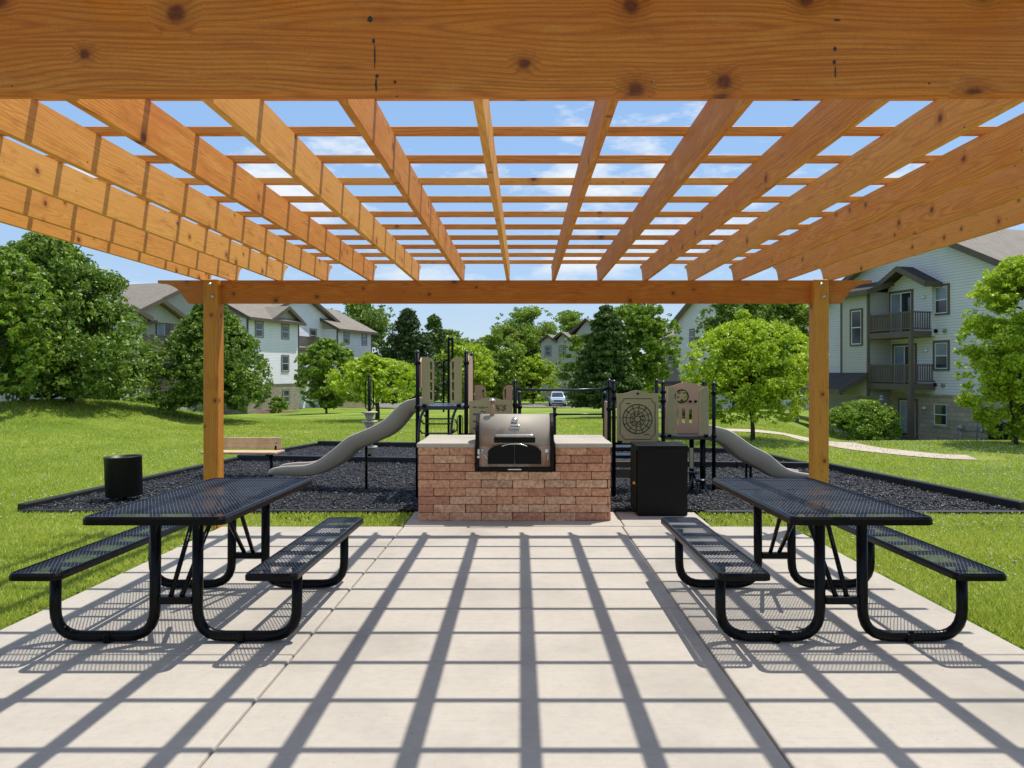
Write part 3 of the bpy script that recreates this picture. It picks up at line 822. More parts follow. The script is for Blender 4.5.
def arch_panel(x_in, x_out, y0, y1, Y, mat, slots=4):
    """barrier panel: solid towards x_in, a hand-hold loop with rungs towards x_out and a rounded top there"""
    s = 1 if x_out > x_in else -1; w = abs(x_out-x_in); r = w*.6
    out = [(x_in, y1), (x_in, y0)]
    for i in range(7):
        a = i/6*math.pi/2; out.append((x_out-s*r+s*r*math.sin(a), y0+r-r*math.cos(a)))
    out.append((x_out, y1))
    hs = []; hx = x_out-s*w*.25; hh = (y1-y0-r*1.0)/slots
    for i in range(slots):
        hs.append(slot(hx, y0+r*.62+i*hh, y0+r*.62+(i+1)*hh-1.1, w*.17))
    return plate('panel', out, hs, Y, .02, mat)
YA, YA2 = 9.0, 9.9
# tower on the left
ppost(417.6, 350.8, YA, collars=(363, 407)); ppost(466.2, 350.8, YA, collars=(363, 407)); ppost(427.0, 353, YA2, collars=(406,)); ppost(471.8, 353, YA2, collars=(362, 406))
arch_panel(421.8, 434.2, 357, 404.5, YA+.01, M['tan']); arch_panel(461.8, 450.2, 357, 404.5, YA+.01, M['tan'])
def side_panel(px, y0, y1, Ya, Yb, px2=None):
    bm = bmesh.new(); x0 = X_(px, Ya); zt, zb = Z_(y0, Ya), Z_(y1, Ya)
    prism(bm, [(Ya+.06, zb), (Yb-.06, zb), (Yb-.06, zt-.06), (Yb-.2, zt), (Ya+.2, zt), (Ya+.06, zt-.06)], 'x', x0-.01, x0+.01)
    pobj('panel', bm, M['terra'])
side_panel(467.3, 355, 404, YA, YA2); side_panel(419.4, 357, 388, YA, YA2-.3)
def deck(x0, x1, Ya, Yb, z, legs=True):
    bm = bmesh.new(); box(bm, x0, x1, Ya, Yb, z-.045, z, .006)
    d = pobj('deck', bm, M['deckm']); return d
ZDA = Z_(406, YA)
deck(X_(419, YA), X_(467, YA), YA-.02, YA2, ZDA)
for px in (424.5, 459):
    bm = bmesh.new(); lathe(bm, [(.0, -.03), (.028, -.02), (.030, 0), (.02, .012), (0, .014)], 10, (X_(px, YA), YA-.035, ZDA+.01))
    pobj('clamp', bm, M['black'])
# arched climber in front of the deck
bm = bmesh.new()
def pp(px, py, Y): return P(px, py, Y)
L_ = bezier([pp(427, 408, 9.0), pp(422.5, 413, 8.93), pp(420, 421, 8.87), pp(418.8, 432, 8.83), pp(418.6, 445, 8.82), pp(418.8, 500, 8.82)], 4)
R_ = bezier([pp(456.5, 408, 9.0), pp(454, 414, 8.93), pp(452.2, 421, 8.87), pp(451.3, 432, 8.83), pp(451.5, 445, 8.82), pp(451.5, 500, 8.82)], 4)
tube(bm, L_, .016, 8); tube(bm, R_, .016, 8); pobj('climber', bm, M['deckm'])
for i, (yy, a, c) in enumerate(((418.7, 426, 452), (423.8, 423, 451), (433.2, 421.5, 452), (446, 419, 451.5), (460, 419, 451.5))):
    bm = bmesh.new(); tube(bm, bezier([pp(a-2, yy-4, 8.86), pp(a, yy-.8, 8.95), pp(a+3, yy, 9.0), pp(c-3, yy, 9.0), pp(c, yy-.8, 8.95), pp(c+2, yy-4, 8.86)], 3), .009, 7); pobj('rung', bm, M['deckm'])
bm = bmesh.new(); tube(bm, [pp(455, 418, 8.8), pp(457.5, 425, 8.8), pp(457, 430, 8.8), pp(452.5, 433, 8.8)], .010, 8); pobj('grab_rail', bm, M['deckm'])
# tall looped climbing pole behind the tower
bm = bmesh.new(); Yp = 10.4
tube(bm, bezier([pp(448.6, 470, Yp), pp(448.6, 400, Yp), pp(448.6, 343, Yp), pp(449.6, 339.3, Yp), pp(451.6, 339.3, Yp), pp(452.4, 343, Yp), pp(452.4, 400, Yp), pp(452.4, 408, Yp)], 4), .016, 8)
tube(bm, bezier([pp(443.6, 412, Yp), pp(443.6, 366, Yp), pp(444.4, 361.5, Yp), pp(446.5, 360.4, Yp), pp(449, 360.4, Yp)], 4), .013, 8)
bx, by = X_(448.6, Yp), Yp
tube(bm, [(bx, by, -.05), (bx, by, Z_(468, Yp))], .016, 8)
pobj('climbing_pole', bm, M['black'])
# long rack with loops above the counter
bm = bmesh.new(); Yq = 8.95
tube(bm, [pp(460, 415, Yq), pp(460, 434, Yq)], .017, 8)
for q in (457.6, 462.6): tube(bm, bezier([pp(q, 433, Yq), pp(q, 418, Yq), pp((q+460)/2, 416.5, Yq), pp(460, 416.8, Yq)], 3), .005, 6)
for q in (461.5, 469.5): lathe(bm, [(0, -.03), (.045, -.022), (.045, .022), (0, .03)], 12, tuple(pp(q, 435.5, Yq)))
x, y, z = pp(461.5, 436, Yq); tube(bm, [(x, y, -.05), (x, y, z)], .02, 8); x2 = pp(469.5, 436, Yq).x; tube(bm, [(x, y, z), (x2, y, z)], .014, 8)
pobj('spinner', bm, M['black'])
# counter panel between the left tower and the overhead bar
def arc_top(x0, x1, y, rise, e=.18, n=12):
    pts = []
    for i in range(n+1):
        t = i/n; x = x0+(x1-x0)*t
        u = max(0, min(1, (t-e)/(1-2*e))); pts.append((x, y-rise*math.sin(math.pi*u)**1.3 if 0 < u < 1 else y))
    return pts
plate('panel', [(469.3, 462), (469.3, 401)]+arc_top(469.3, 512.6, 400.8, 3.4)[1:-1]+[(512.6, 400.8), (512.6, 462)], [], 9.0, .022, M['tan'])
en = bmesh.new(); Ye = 8.983
def stroke(bm, pts, r=.0035, Y=Ye): tube(bm, [pp(a, c, Y) for a, c in pts], r, 4)
for yy in (407.2, 414.3, 421.3, 428.3): stroke(en, [(473.2, yy), (476.6, yy)], .006)
stroke(en, [(479, 406.5), (480.2, 408.6), (481.4, 406.3)]); stroke(en, [(482.2, 408.6), (483.4, 406.4), (484.4, 408.6)]); stroke(en, [(486, 407.4), (488, 407.4)])
stroke(en, [(480, 412), (482.5, 411.2), (484.5, 412.6), (486.5, 411.5)]); stroke(en, [(490.5, 409), (492.5, 413), (489.8, 413)])
for i in range(7):
    a = i/7*math.tau; stroke(en, [(501+2.0*math.cos(a), 407.6+1.5*math.sin(a)), (501+5.0*math.cos(a+.3), 407.6+3.4*math.sin(a+.3))], .004)
stroke(en, [(496, 404.4), (497.5, 405.6), (496.2, 407), (498.5, 408.8), (496.8, 411)]); stroke(en, [(503, 411), (505.5, 409.6), (504.6, 406.6), (506.2, 404.6)])
pobj('engraving', en, M['engrave'])
def small_arch(x_in, x_out, y0, y1, Y): 
    o = arch_panel(x_in, x_out, y0, y1, Y, M['terra'], 1); return o
Yr = 10.1
small_arch(474.8, 486.0, 385.3, 402, Yr); small_arch(512.2, 503.0, 385.3, 402, Yr)
for px in (470.8,): pass
# posts and overhead bar
ppost(515.0, 380.0, 9.02, collars=(405,)); ppost(519.6, 391.5, 9.45, r=.022, collars=(407,))
ppost(609.2, 379.3, 9.02, collars=(388, 409)); ppost(613.8, 380.3, 9.15, collars=(391, 398)); ppost(604.6, 392.0, 9.45, r=.022, collars=(396,))
bm = bmesh.new(); tube(bm, [pp(516, 389.0, 9.02), pp(540, 389.9, 9.02), pp(575, 390.0, 9.02), pp(609, 388.6, 9.02)], .016, 10)
for q in (532, 547, 559, 574, 586, 602): lathe(bm, [(.0165, -.006), (.019, 0), (.0165, .006)], 10, tuple(pp(q, 389.8, 9.02)), 'x')
pobj('overhead_bar', bm, M['deckm'])
ppost(554.6, 407.2, 9.5, r=.019, collars=(414.3,))
bm = bmesh.new(); tube(bm, [pp(555, 414.3, 9.5), pp(603.5, 414.3, 9.46)], .012, 8)
tube(bm, [pp(552.3, 407.6, 9.5), pp(557, 407.6, 9.5)], .008, 6); pobj('low_bar', bm, M['deckm'])
bm = bmesh.new(); box(bm, X_(606, 9.4)-.02, X_(606, 9.4)+.005, 9.05, 9.42, Z_(440, 9.4), Z_(401, 9.4)); pobj('panel', bm, M['terra'])
# round game panel
plate('panel', [(616.8, 441.5), (616.8, 393.6)]+arc_top(616.8, 658.4, 393.4, 3.3)[1:-1]+[(658.4, 393.4), (658.4, 441.5), (652, 443), (623, 443)], [], 9.04, .024, M['tan'])
en = bmesh.new(); cxp, cyp = 637.5, 419.0; Ye = 9.022
def ring(r, rr=.0035, a0=0, a1=math.tau, n=40):
    full = abs(a1-a0-math.tau) < 1e-3
    pts = [pp(cxp+r*math.cos(a0+(a1-a0)*i/n), cyp+r*math.sin(a0+(a1-a0)*i/n), Ye) for i in range(n if full else n+1)]
    tube(en, pts, rr, 5, closed=full)
ring(14.6, .0048); ring(11.3, .0035); ring(7.4); ring(3.0, .004)
for i in range(12):
    a = i*math.tau/12+.13
    tube(en, [pp(cxp+11.3*math.cos(a), cyp+11.3*math.sin(a), Ye), pp(cxp+14.6*math.cos(a), cyp+14.6*math.sin(a), Ye)], .004, 5)
    tube(en, [pp(cxp+7.4*math.cos(a), cyp+7.4*math.sin(a), Ye), pp(cxp+11.3*math.cos(a), cyp+11.3*math.sin(a), Ye)], .003, 5)
for i in range(8):
    a = i*math.tau/8
    tube(en, [pp(cxp+3*math.cos(a), cyp+3*math.sin(a), Ye), pp(cxp+6.2*math.cos(a+.15), cyp+6.2*math.sin(a+.15), Ye), pp(cxp+5.2*math.cos(a+.5), cyp+5.2*math.sin(a+.5), Ye)], .0065, 5)
fr = [(624, 398.6), (651.5, 398.6), (652.6, 401.6), (655.2, 403.2), (655.2, 434.5), (652.4, 436), (651, 439.3), (624.5, 439.3), (623, 436.2), (620, 434.5), (620, 403.4), (622.6, 401.8)]
tube(en, [pp(a, c, Ye) for a, c in fr], .0032, 5, closed=True)
for a, c, d in ((626, 630.5, 403.6), (644.5, 649.5, 434.8)): tube(en, [pp(a, d, Ye), pp((a+c)/2, d-.5, Ye), pp(c, d, Ye)], .004, 5)
lathe(en, [(.016, -.002), (.013, .003), (0, .004)], 12, tuple(pp(637.8, 393.6, Ye)), 'y')
pobj('engraving', en, M['engrave'])
bm = bmesh.new(); tube(bm, [pp(614, 443.5, 9.1), pp(664, 443.5, 9.1)], .016, 8)
for q in (619, 659): lathe(bm, [(0, -.03), (.03, -.02), (.03, .012), (0, .016)], 10, (X_(q, 9.06), 9.0, Z_(441.5, 9.06)))
pobj('rail', bm, M['black'])
# low steps under the round panel
for y0, y1, ym, mt, Ys in ((447, 451.5, 449, 'deckm', 9.35), (455.5, 458.5, 457, 'deckm', 9.5)):
    bm = bmesh.new(); box(bm, X_(613, Ys), X_(640, Ys), Ys, Ys+.30, Z_(y1, Ys), Z_(y0, Ys)-.0, .01); pobj('step', bm, M[mt])
for y0, y1 in ((461.5, 467.5), (469.5, 478)):
    bm = bmesh.new(); box(bm, X_(611, 9.9), X_(650, 9.9), 9.9, 9.95, Z_(y1, 9.9), Z_(y0, 9.9), .006); pobj('step', bm, M['trim'])
# tower on the right
YB, YB2 = 9.6, 10.15
ppost(663.2, 381.2, YB-.4, collars=(392, 401, 436)); ppost(713.8, 382.2, YB, collars=(393, 436)); ppost(656.6, 379.4, YB2, collars=(402,)); ppost(703.8, 381, YB2, collars=(402,))
arch_panel(667.8, 677.4, 387.6, 434.8, YB, M['tan']); arch_panel(708.6, 698.4, 387.6, 434.8, YB, M['tan'])
star = []
gear_hole = []
gxp, gyp, gr_ = 681.8, 396.2, 6.6
holes = [slot(683.6, 408.3, 423, 3.2), slot(690.5, 408.3, 423, 3.2), slot(676.8, 408.3, 425, 3.0), circ(690.2, 401.6, 1.6, 12), circ(695.6, 401.6, 1.6, 12)]
for i in range(5):
    a0 = i*math.tau/5-math.pi/2+.16; a1 = (i+1)*math.tau/5-math.pi/2-.16
    holes.append([(gxp+6.0*math.cos(a0+(a1-a0)*t/5), gyp+6.0*math.sin(a0+(a1-a0)*t/5)) for t in range(6)]+[(gxp+1.9*math.cos((a0+a1)/2), gyp+1.9*math.sin((a0+a1)/2))])
plate('panel', [(665.5, 434), (665.5, 386.5)]+arc_top(665.5, 708, 386.3, 4.2, .12)[1:-1]+[(708, 386.3), (708, 434)], holes, YB+.42, .022, M['terra'])
bm = bmesh.new()
c0 = pp(gxp, gyp, YB+.40); tube(bm, [c0+Vector((.084*math.cos(math.tau*i/24), 0, .084*math.sin(math.tau*i/24))) for i in range(24)], .008, 6, closed=True)
for q in (690.2, 695.6): lathe(bm, [(.019, -.01), (.015, .004), (0, .005)], 10, tuple(pp(q, 401.6, YB+.40)), 'y')
pobj('wheel', bm, M['black'])
ZDB = Z_(436, YB)
deck(X_(664, YB), X_(712, YB), YB-.02, YB2, ZDB)
for px in (669, 705.5):
    bm = bmesh.new(); lathe(bm, [(.0, -.03), (.028, -.02), (.030, 0), (.02, .012), (0, .014)], 10, (X_(px, YB), YB-.035, ZDB+.012))
    pobj('clamp', bm, M['black'])
for px, Yl, yt in ((691.5, 9.75, 440), (702.2, 9.7, 440)):
    x = X_(px, Yl); bm = bmesh.new(); tube(bm, [(x, Yl, -.05), (x, Yl, ZDB-.04)], .030, 10); pobj('leg', bm, M['black'])
for px, py, Yl in ((693.5, 472.4, 9.4), (701.5, 480, 9.3)):
    x, y, z = pp(px, py, Yl); bm = bmesh.new(); lathe(bm, [(0, -.03), (.05, -.022), (.07, 0), (.065, .01), (0, .012)], 14, (x, y, z)); 
    for s in (-1, 1): tube(bm, [(x, y, z-.02), (x+s*.10, y-.08, -.03)], .012, 7)
    tube(bm, [(x, y, z-.02), (x, y+.12, -.03)], .012, 7)
    pobj('stepping_pod', bm, M['deckm'])
bm = bmesh.new(); x, y, z = pp(691, 459, 9.55); box(bm, x-.012, x+.03, y, y+.02, z-.12, z+.14); pobj('panel', bm, M['tan'])
# slides
def slide(pts, Yc, w, support):
    """pts: (px, py of the upper edge, height of side in pixels); the chute is a thick curved channel"""
    Yf = Yc-w/2
    path = bezier([pp(a, c, Yf) for a, c, h in pts], 5); hh = bezier([Vector((h*Yf/F, 0, 0)) for a, c, h in pts], 5)
    prof = lambda p, t, h: None
    bm = bmesh.new(); rings = []
    for i, p in enumerate(path):
        t = (path[min(i+1, len(path)-1)]-path[max(i-1, 0)]).normalized(); nrm = Vector((-t.z, 0, t.x))
        if nrm.z < 0: nrm = -nrm
        h = hh[i].x; e = .018
        # cross-section: offsets along width (y) and normal
        cs = [(0, -.2*h), (0, -.85*h), (.04, -h), (w/2, -h*1.04), (w-.04, -h), (w, -.85*h), (w, -.2*h), (w-.006, -.03*h), (w-.02, 0), (w-.034, -.03*h), (w-.04, -.15*h), (w-.055, -.72*h), (w/2, -.82*h), (.055, -.72*h), (.04, -.15*h), (.034, -.03*h), (.02, 0), (.006, -.03*h)]
        rings.append([bm.verts.new(p+Vector((0, a, 0))+nrm*c) for a, c in cs])
    k_ = len(rings[0])
    for A, B in zip(rings, rings[1:]):
        for j in range(k_):
            f = bm.faces.new((A[j], A[(j+1) % k_], B[(j+1) % k_], B[j])); f.smooth = True
    bm.faces.new(rings[0]); bm.faces.new(rings[-1][::-1])
    s = pobj('slide', bm, M['slide'])
    for off_ in (.02, w-.02):
        bm = bmesh.new(); tube(bm, [p+Vector((0, off_, -.004)) for p in path], .016, 7); pobj('lip', bm, M['stone'], s)
    # inner sliding surface
    bm = bmesh.new(); rings = []
    for i, p in enumerate(path):
        t = (path[min(i+1, len(path)-1)]-path[max(i-1, 0)]).normalized(); nrm = Vector((-t.z, 0, t.x))
        if nrm.z < 0: nrm = -nrm
        h = hh[i].x
        rings.append([bm.verts.new(p+Vector((0, a, 0))+nrm*c) for a, c in ((.058, -.69*h), (w/2, -.79*h), (w-.058, -.69*h))])
    for A, B in zip(rings, rings[1:]):
        for j in range(2): f = bm.faces.new((A[j], A[j+1], B[j+1], B[j])); f.smooth = True
    pobj('chute', bm, M['slidein'], s)
    for px, py in support:
        x = X_(px, Yc); bm = bmesh.new()
        tube(bm, [(x, Yc, -.05), (x, Yc, Z_(py, Yc))], .017, 8); pobj('slide_support', bm, M['black'])
slide([(418, 398.5, 13), (405, 402, 13.5), (396, 409, 15), (385, 420, 16), (372.5, 427.2, 15), (361.6, 432, 15), (347.5, 438.2, 15), (335, 448.6, 16), (322.5, 458.2, 14), (313, 463.6, 12), (302, 466.2, 10.5), (286, 467, 9), (273, 469, 7), (268.5, 473, 3.5)], 9.75, .42, [(366.3, 440)])
slide([(714, 427, 14), (728, 430.6, 14.5), (740.6, 438.2, 16), (751.5, 446, 17), (768.8, 455, 17), (781, 465.3, 14.5), (790.6, 471, 8), (800, 473.2, 5.5), (809, 474.5, 4)], 10.0, .40, [(746.3, 455), (750.6, 457)])

# ------------------------------------------------------------------ spinner pole with pods
x, y, z = hit(369.4, 461.5)
pd = thing('pod_climber', 'black pole with stacked pale cone shaped pods and grip loops behind the left slide', 'pod climber', (x, y, z))
s_ = y/F
H = lambda py: (Z_(py, y)-z)
bm = bmesh.new(); tube(bm, [(0, 0, -.1), (0, 0, H(376.5))], .026, 12); lathe(bm, [(.028, 0), (.02, .02), (0, .026)], 12, (0, 0, H(376.5))); obj('pole', bm, M['black'], pd)
for s in (-1, 1):
    bm = bmesh.new(); tube(bm, bezier([(0, 0, H(380)), (s*.05, 0, H(380.5)), (s*4*s_, 0, H(384)), (s*4*s_, 0, H(405)), (s*.04, 0, H(409)), (0, 0, H(409.5))], 4), .010, 8); obj('grip', bm, M['black'], pd)
for top, bot in ((411.3, 420), (420.5, 429), (429.5, 438), (437.5, 446), (446, 454)):
    h = H(top)-H(bot); bm = bmesh.new()
    lathe(bm, [(.035, 0), (.05, h*.10), (.08, h*.55), (.09, h*.74), (.135, h*.80), (.140, h*.88), (.132, h*.97), (.05, h)], 20, (0, 0, H(bot)))
    obj('pod', bm, M['stone'], pd)

# ------------------------------------------------------------------ park bench
yb = 10.9; xb0, xb1 = X_(203, yb), X_(281, yb)
pb = thing('park_bench', 'small park bench with tan planks and black legs behind the left pergola post', 'bench', ((xb0+xb1)/2, yb, 0), R(-3))
hl = (xb1-xb0)/2
bm = bmesh.new()
bt, bb = Z_(438.4, yb), Z_(449.6, yb)
for a, c in ((bb, (bb+bt)/2-.005), ((bb+bt)/2+.005, bt)): 
    box(bm, -hl+.06, hl-.05, .16, .19, a, c, .008)
obj('backrest', bm, M['benchwood'], pb)
zs = Z_(450.8, yb)
bm = bmesh.new()
for a in (-.19, -.06, .07): box(bm, -hl+.04, hl-.0, a, a+.115, zs-.032, zs, .007)
obj('seat', bm, M['benchwood'], pb)
for s in (-1, 1):
    bm = bmesh.new(); q = s*(hl-.13)
    tube(bm, [(q, 0, -.05), (q, 0, zs-.035)], .024, 8); box(bm, q-.02, q+.02, -.17, .17, zs-.055, zs-.0325); tube(bm, [(q, .13, zs-.05), (q, .2, bt-.06)], .018, 8); tube(bm, [(q, -.1, zs-.05), (q, 0, zs-.14)], .014, 8)
    obj('leg', bm, M['black'], pb)
# ------------------------------------------------------------------ trees
LF = {
 'dark':  m_leaf('leaves_dark_green', (.040, .085, .012), (.115, .205, .026), (.29, .40, .060), .20),
 'mid':   m_leaf('leaves_mid_green', (.055, .115, .012), (.165, .275, .028), (.36, .48, .060), .24),
 'bright': m_leaf('leaves_bright_green', (.12, .21, .012), (.32, .45, .022), (.56, .68, .050), .27),
 'olive': m_leaf('leaves_olive_green', (.07, .115, .014), (.18, .26, .028), (.40, .47, .060), .25),
 'needle': m_leaf('conifer_needles', (.020, .042, .012), (.042, .080, .020), (.11, .165, .038), .12),
 'sprucel': m_leaf('spruce_needles', (.026, .056, .012), (.070, .13, .024), (.17, .26, .045), .15),
}
def prof(kind, t):
    t = np.clip(t, 0, 1)
    if kind == 'oval': return np.sqrt(np.clip(1-(2*t-1)**2, 0, 1))**.8
    if kind == 'ovate': return np.where(t < .28, .72+.28*np.sqrt(t/.28), ((1-t)/.72)**.72)
    if kind == 'cone': return np.where(t < .12, .75+.25*t/.12, ((1-t)/.88)**.85)
    if kind == 'spread': return np.where(t < .5, .55+.45*np.sin(t/.5*math.pi/2), np.sqrt(np.clip(1-((t-.5)/.5)**2, 0, 1)))
    if kind == 'bush': return np.where(t < .4, .9+.1*t/.4, np.sqrt(np.clip(1-((t-.4)/.6)**2.4, 0, 1)))
def leaves(cen, rad, n, size, r, flat=.62, up=.5):
    """rhombic leaves filling clumps: cen (k,3), rad (k,)"""
    w = rad**2; w = w/w.sum(); c = r.choice(len(cen), n, p=w)
    d = r.normal(size=(n, 3)); d /= np.linalg.norm(d, axis=1, keepdims=True)
    q = r.random(n)**.45
    P0 = cen[c]+d*(rad[c]*q)[:, None]*np.array([1, 1, flat])
    nr = r.normal(size=(n, 3))+d*.6+np.array([0, 0, up]); nr /= np.linalg.norm(nr, axis=1, keepdims=True)
    a = np.cross(nr, r.normal(size=(n, 3))); a /= np.linalg.norm(a, axis=1, keepdims=True); b_ = np.cross(nr, a)
    s = size*r.uniform(.6, 1.35, n)
    a *= s[:, None]; b_ *= (s*.55)[:, None]
    return np.stack([P0-a, P0-b_, P0+a, P0+b_+nr*(s*.15)[:, None]], 1).reshape(-1, 3)
def tree(label, kind, px, Y, top, hw, bot, leaf, n, size, seed, name='tree', clumps=70, group=None, trunks=1, X=None, trunk_r=None, cat='tree', off=0, squash=1.0):
    r = np.random.default_rng(seed)
    X = X_(px, Y) if X is None else X
    g = gz(X, Y); zt, zb = Z_(top, Y), max(Z_(bot, Y), g+.05); Rr = hw*Y/F; H_ = zt-zb
    t_ = thing(name, label, cat, (X, Y, g-.03), 0, group or ('trees round the lawn' if cat == 'tree' else 'shrubs' if cat == 'bush' else None))
    tt = r.random(clumps)**.9; ang = r.random(clumps)*math.tau
    rc = Rr*r.uniform(.13, .33, clumps)*(90/max(clumps, 60))**.22
    pr = prof(kind, tt)
    edge = (r.uniform(.15, 1, clumps)**.42)
    ph = r.uniform(0, 6, 4); lob = 1+.20*np.sin(2*ang+ph[0]+tt*3)+.14*np.sin(5*ang+ph[1]-tt*7)+.08*np.sin(9*tt+ph[2]+2*ang)
    rad = np.maximum(pr*Rr*edge*lob-rc*.55, 0)*r.uniform(.82, 1.08, clumps)
    cen = np.stack([rad*np.cos(ang)+off*Rr*(1-tt), rad*np.sin(ang)*squash, (zb-g)+rc*.35+tt*(H_-rc*.8)], -1)
    if kind == 'spread':      # clumps strung along separate limbs, so the outline is ragged and the sky shows between them
        nl = 21; la_ = np.arange(nl)*2.399+r.uniform(-.3, .3, nl); le = np.radians(r.uniform(-6, 84, nl)); reach = r.uniform(.74, 1.14, nl)
        li = r.integers(0, nl, clumps); f = r.uniform(.42, 1.0, clumps)**.7*reach[li]
        hv = H_*.50
        cen = np.stack([Rr*.90*f*np.cos(le[li])*np.cos(la_[li])+off*Rr, Rr*.90*f*np.cos(le[li])*np.sin(la_[li]), (zb-g)+H_*.34+np.where(le[li] > 0, H_*.62, hv)*f*np.sin(le[li])-H_*.10*f*np.cos(le[li])], -1)+r.normal(size=(clumps, 3))*Rr*np.array([.09, .09, .06])
        rc = Rr*r.uniform(.11, .23, clumps)*(1.1-.25*f)
    cen = np.concatenate([cen, [[0, 0, (zb-g)+H_-Rr*.14]]]); rc = np.append(rc, Rr*.16)
    V = leaves(cen, rc, n, size, r)
    # sparse loose sprays at the outline
    m_ = int(n*(.16 if kind == 'spread' else .10)); tt2 = r.random(m_//12+1); an = r.random(len(tt2))*math.tau; pr2 = prof(kind, tt2)*Rr*r.uniform(.92, 1.10, len(tt2))
    c2 = np.stack([pr2*np.cos(an)+off*Rr*(1-tt2), pr2*np.sin(an)*squash, (zb-g)+tt2*H_*1.0], -1)
    V2 = leaves(c2, np.full(len(c2), Rr*.07), m_, size, r)
    V = np.concatenate([V, V2])
    Fq = np.arange(len(V)).reshape(-1, 4)
    npobj('crown', V, Fq, LF[leaf], t_)
    tr0 = trunk_r or max(.07, Rr*.045)
    bm = bmesh.new()
    for q in range(trunks):
        ox_ = 0 if trunks == 1 else (q-(trunks-1)/2)*Rr*.22
        ztop = (zb-g)+H_*(.82 if kind != 'cone' else .95)
        pts = [(ox_, 0, -.1), (ox_*1.1+.02, .01, (zb-g)*.7), (ox_*1.6-.04*Rr, .03*Rr, (zb-g)+H_*.35), (ox_*.8, 0, ztop)]
        tube(bm, bezier(pts, 4), [tr0*(1.25-1.15*i/12) for i in range(13)], 8)
    ord_ = np.argsort(-rc)[:34]
    for j in ord_:
        c = cen[j]; z0 = max(.3*(zb-g), c[2]-rad[j]*.55 if j < len(rad) else c[2]*.8); z0 = min(z0, c[2])
        mid = (c[0]*.45, c[1]*.45, (z0+c[2])/2-.02)
        tube(bm, [(0, 0, z0), mid, tuple(c)], [tr0*.42, tr0*.28, tr0*.08], 5, cap=False)
    obj('trunk', bm, M['bark'], t_)
    return t_
def conifer(label, px, Y, top, hw, bot, n, size, seed, leaf='needle', X=None, tiers=17):
    r = np.random.default_rng(seed); X = X_(px, Y); g = gz(X, Y); zt, zb = Z_(top, Y)-g, max(Z_(bot, Y)-g, .1); Rr = hw*Y/F
    t_ = thing('conifer', label, 'conifer', (X, Y, g-.03))
    cen, rc = [], []; bm = bmesh.new()
    for i in range(tiers):
        t = i/tiers; z = zb+(zt-zb)*t; R0 = Rr*(1-t)**.72*r.uniform(.8, 1.1)
        nb_ = int(11-5*t); z += r.uniform(-.5, .5)*(zt-zb)/tiers; a0 = r.random()*6
        for j in range(nb_):
            a = a0+j*math.tau/nb_+r.uniform(-.25, .25); L = R0*r.uniform(.7, 1.12); dr = L*r.uniform(.02, .2)
            tip = (L*math.cos(a), L*math.sin(a), z-dr+L*.08)
            tube(bm, [(0, 0, z), (tip[0]*.6, tip[1]*.6, z-dr*.3), tip], [.035, .02, .006], 4, cap=False)
            for f in (.3, .5, .68, .84, .98):
                cen.append((tip[0]*f, tip[1]*f, z+(tip[2]-z)*f-.04)); rc.append(Rr*(.085+.055*(1-f)+.02))
    cen.append((0, 0, zt-.1)); rc.append(Rr*.05)
    V = leaves(np.array(cen), np.array(rc), n, size, r, flat=.5, up=.2)
    npobj('crown', V, np.arange(len(V)).reshape(-1, 4), LF[leaf], t_)
    tube(bm, [(0, 0, -.1), (0, 0, zb+(zt-zb)*.5), (0, 0, zt)], [.16, .10, .02], 8)
    obj('trunk', bm, M['bark'], t_)
    return t_
def tr(px, pyb): return hit(px, pyb)[1]
BT = 'trees round the lawn'
tree('bright green leafy tree cut by the left edge of the photo', 'spread', -8, 16.8, 244, 52, 390, 'mid', 42000, .058, 11, clumps=95)
tree('tall dark green pyramidal tree at far left, tallest on that side', 'ovate', 46, 19.5, 229, 98, 393, 'dark', 100000, .056, 12, clumps=190, trunks=3)
tree('dense dark green tree standing directly behind the left pergola post', 'ovate', 211, 22.5, 298, 57, 408, 'dark', 76000, .055, 13, clumps=150)
tree('small olive green tree at the foot of the left apartment block', 'oval', 326, 44, 339, 28, 408, 'mid', 26000, .10, 14, clumps=70)
tree('low spreading yellow green tree behind the left slide', 'spread', 377, 24, 358, 45, 400, 'bright', 36000, .054, 15, clumps=90, name='ornamental_tree')
tree('airy dark green tree showing above the roof of the left apartment block', 'oval', 362, 98, 301, 40, 372, 'dark', 14000, .20, 16, clumps=60)
tree('broad black green pine between the left apartment block and the play tower', 'ovate', 408, 72, 309, 33, 402, 'needle', 46000, .12, 17, name='conifer', cat='conifer', clumps=120)
tree('narrow ragged dark pine right behind the left play tower', 'ovate', 434, 84, 314, 23, 402, 'sprucel', 26000, .13, 18, name='conifer', cat='conifer', clumps=60)
tree('light green tree in the gap behind the tan play tower', 'oval', 466, 88, 343, 30, 404, 'bright', 20000, .15, 19, clumps=60)
tree('mid green bushy tree behind the counter panel of the play structure', 'oval', 497, 94, 334, 28, 404, 'mid', 20000, .16, 20, clumps=60)
tree('tall open crowned tree on the skyline above the overhead bar', 'oval', 528, 118, 307, 38, 398, 'mid', 24000, .20, 21, clumps=70)
tree('tall green tree on the skyline beside the distant grey gables', 'oval', 572, 125, 311, 32, 398, 'mid', 20000, .20, 22, clumps=60)
tree('low bright tree beside the parking lot, just left of the car', 'spread', 533, 96, 357, 26, 401, 'bright', 20000, .15, 23, clumps=55)
tree('far olive tree low on the skyline between the pines and the tall open tree', 'oval', 484, 130, 338, 30, 400, 'olive', 14000, .22, 43, clumps=50)
conifer('big dark spruce rising behind the overhead bar of the play structure', 606, 27, 303, 42, 401, 74000, .064, 24, leaf='sprucel', tiers=30)
tree('mid green tree leaning out beside the big dark spruce', 'oval', 640, 30, 302, 38, 386, 'mid', 42000, .068, 25, clumps=110)
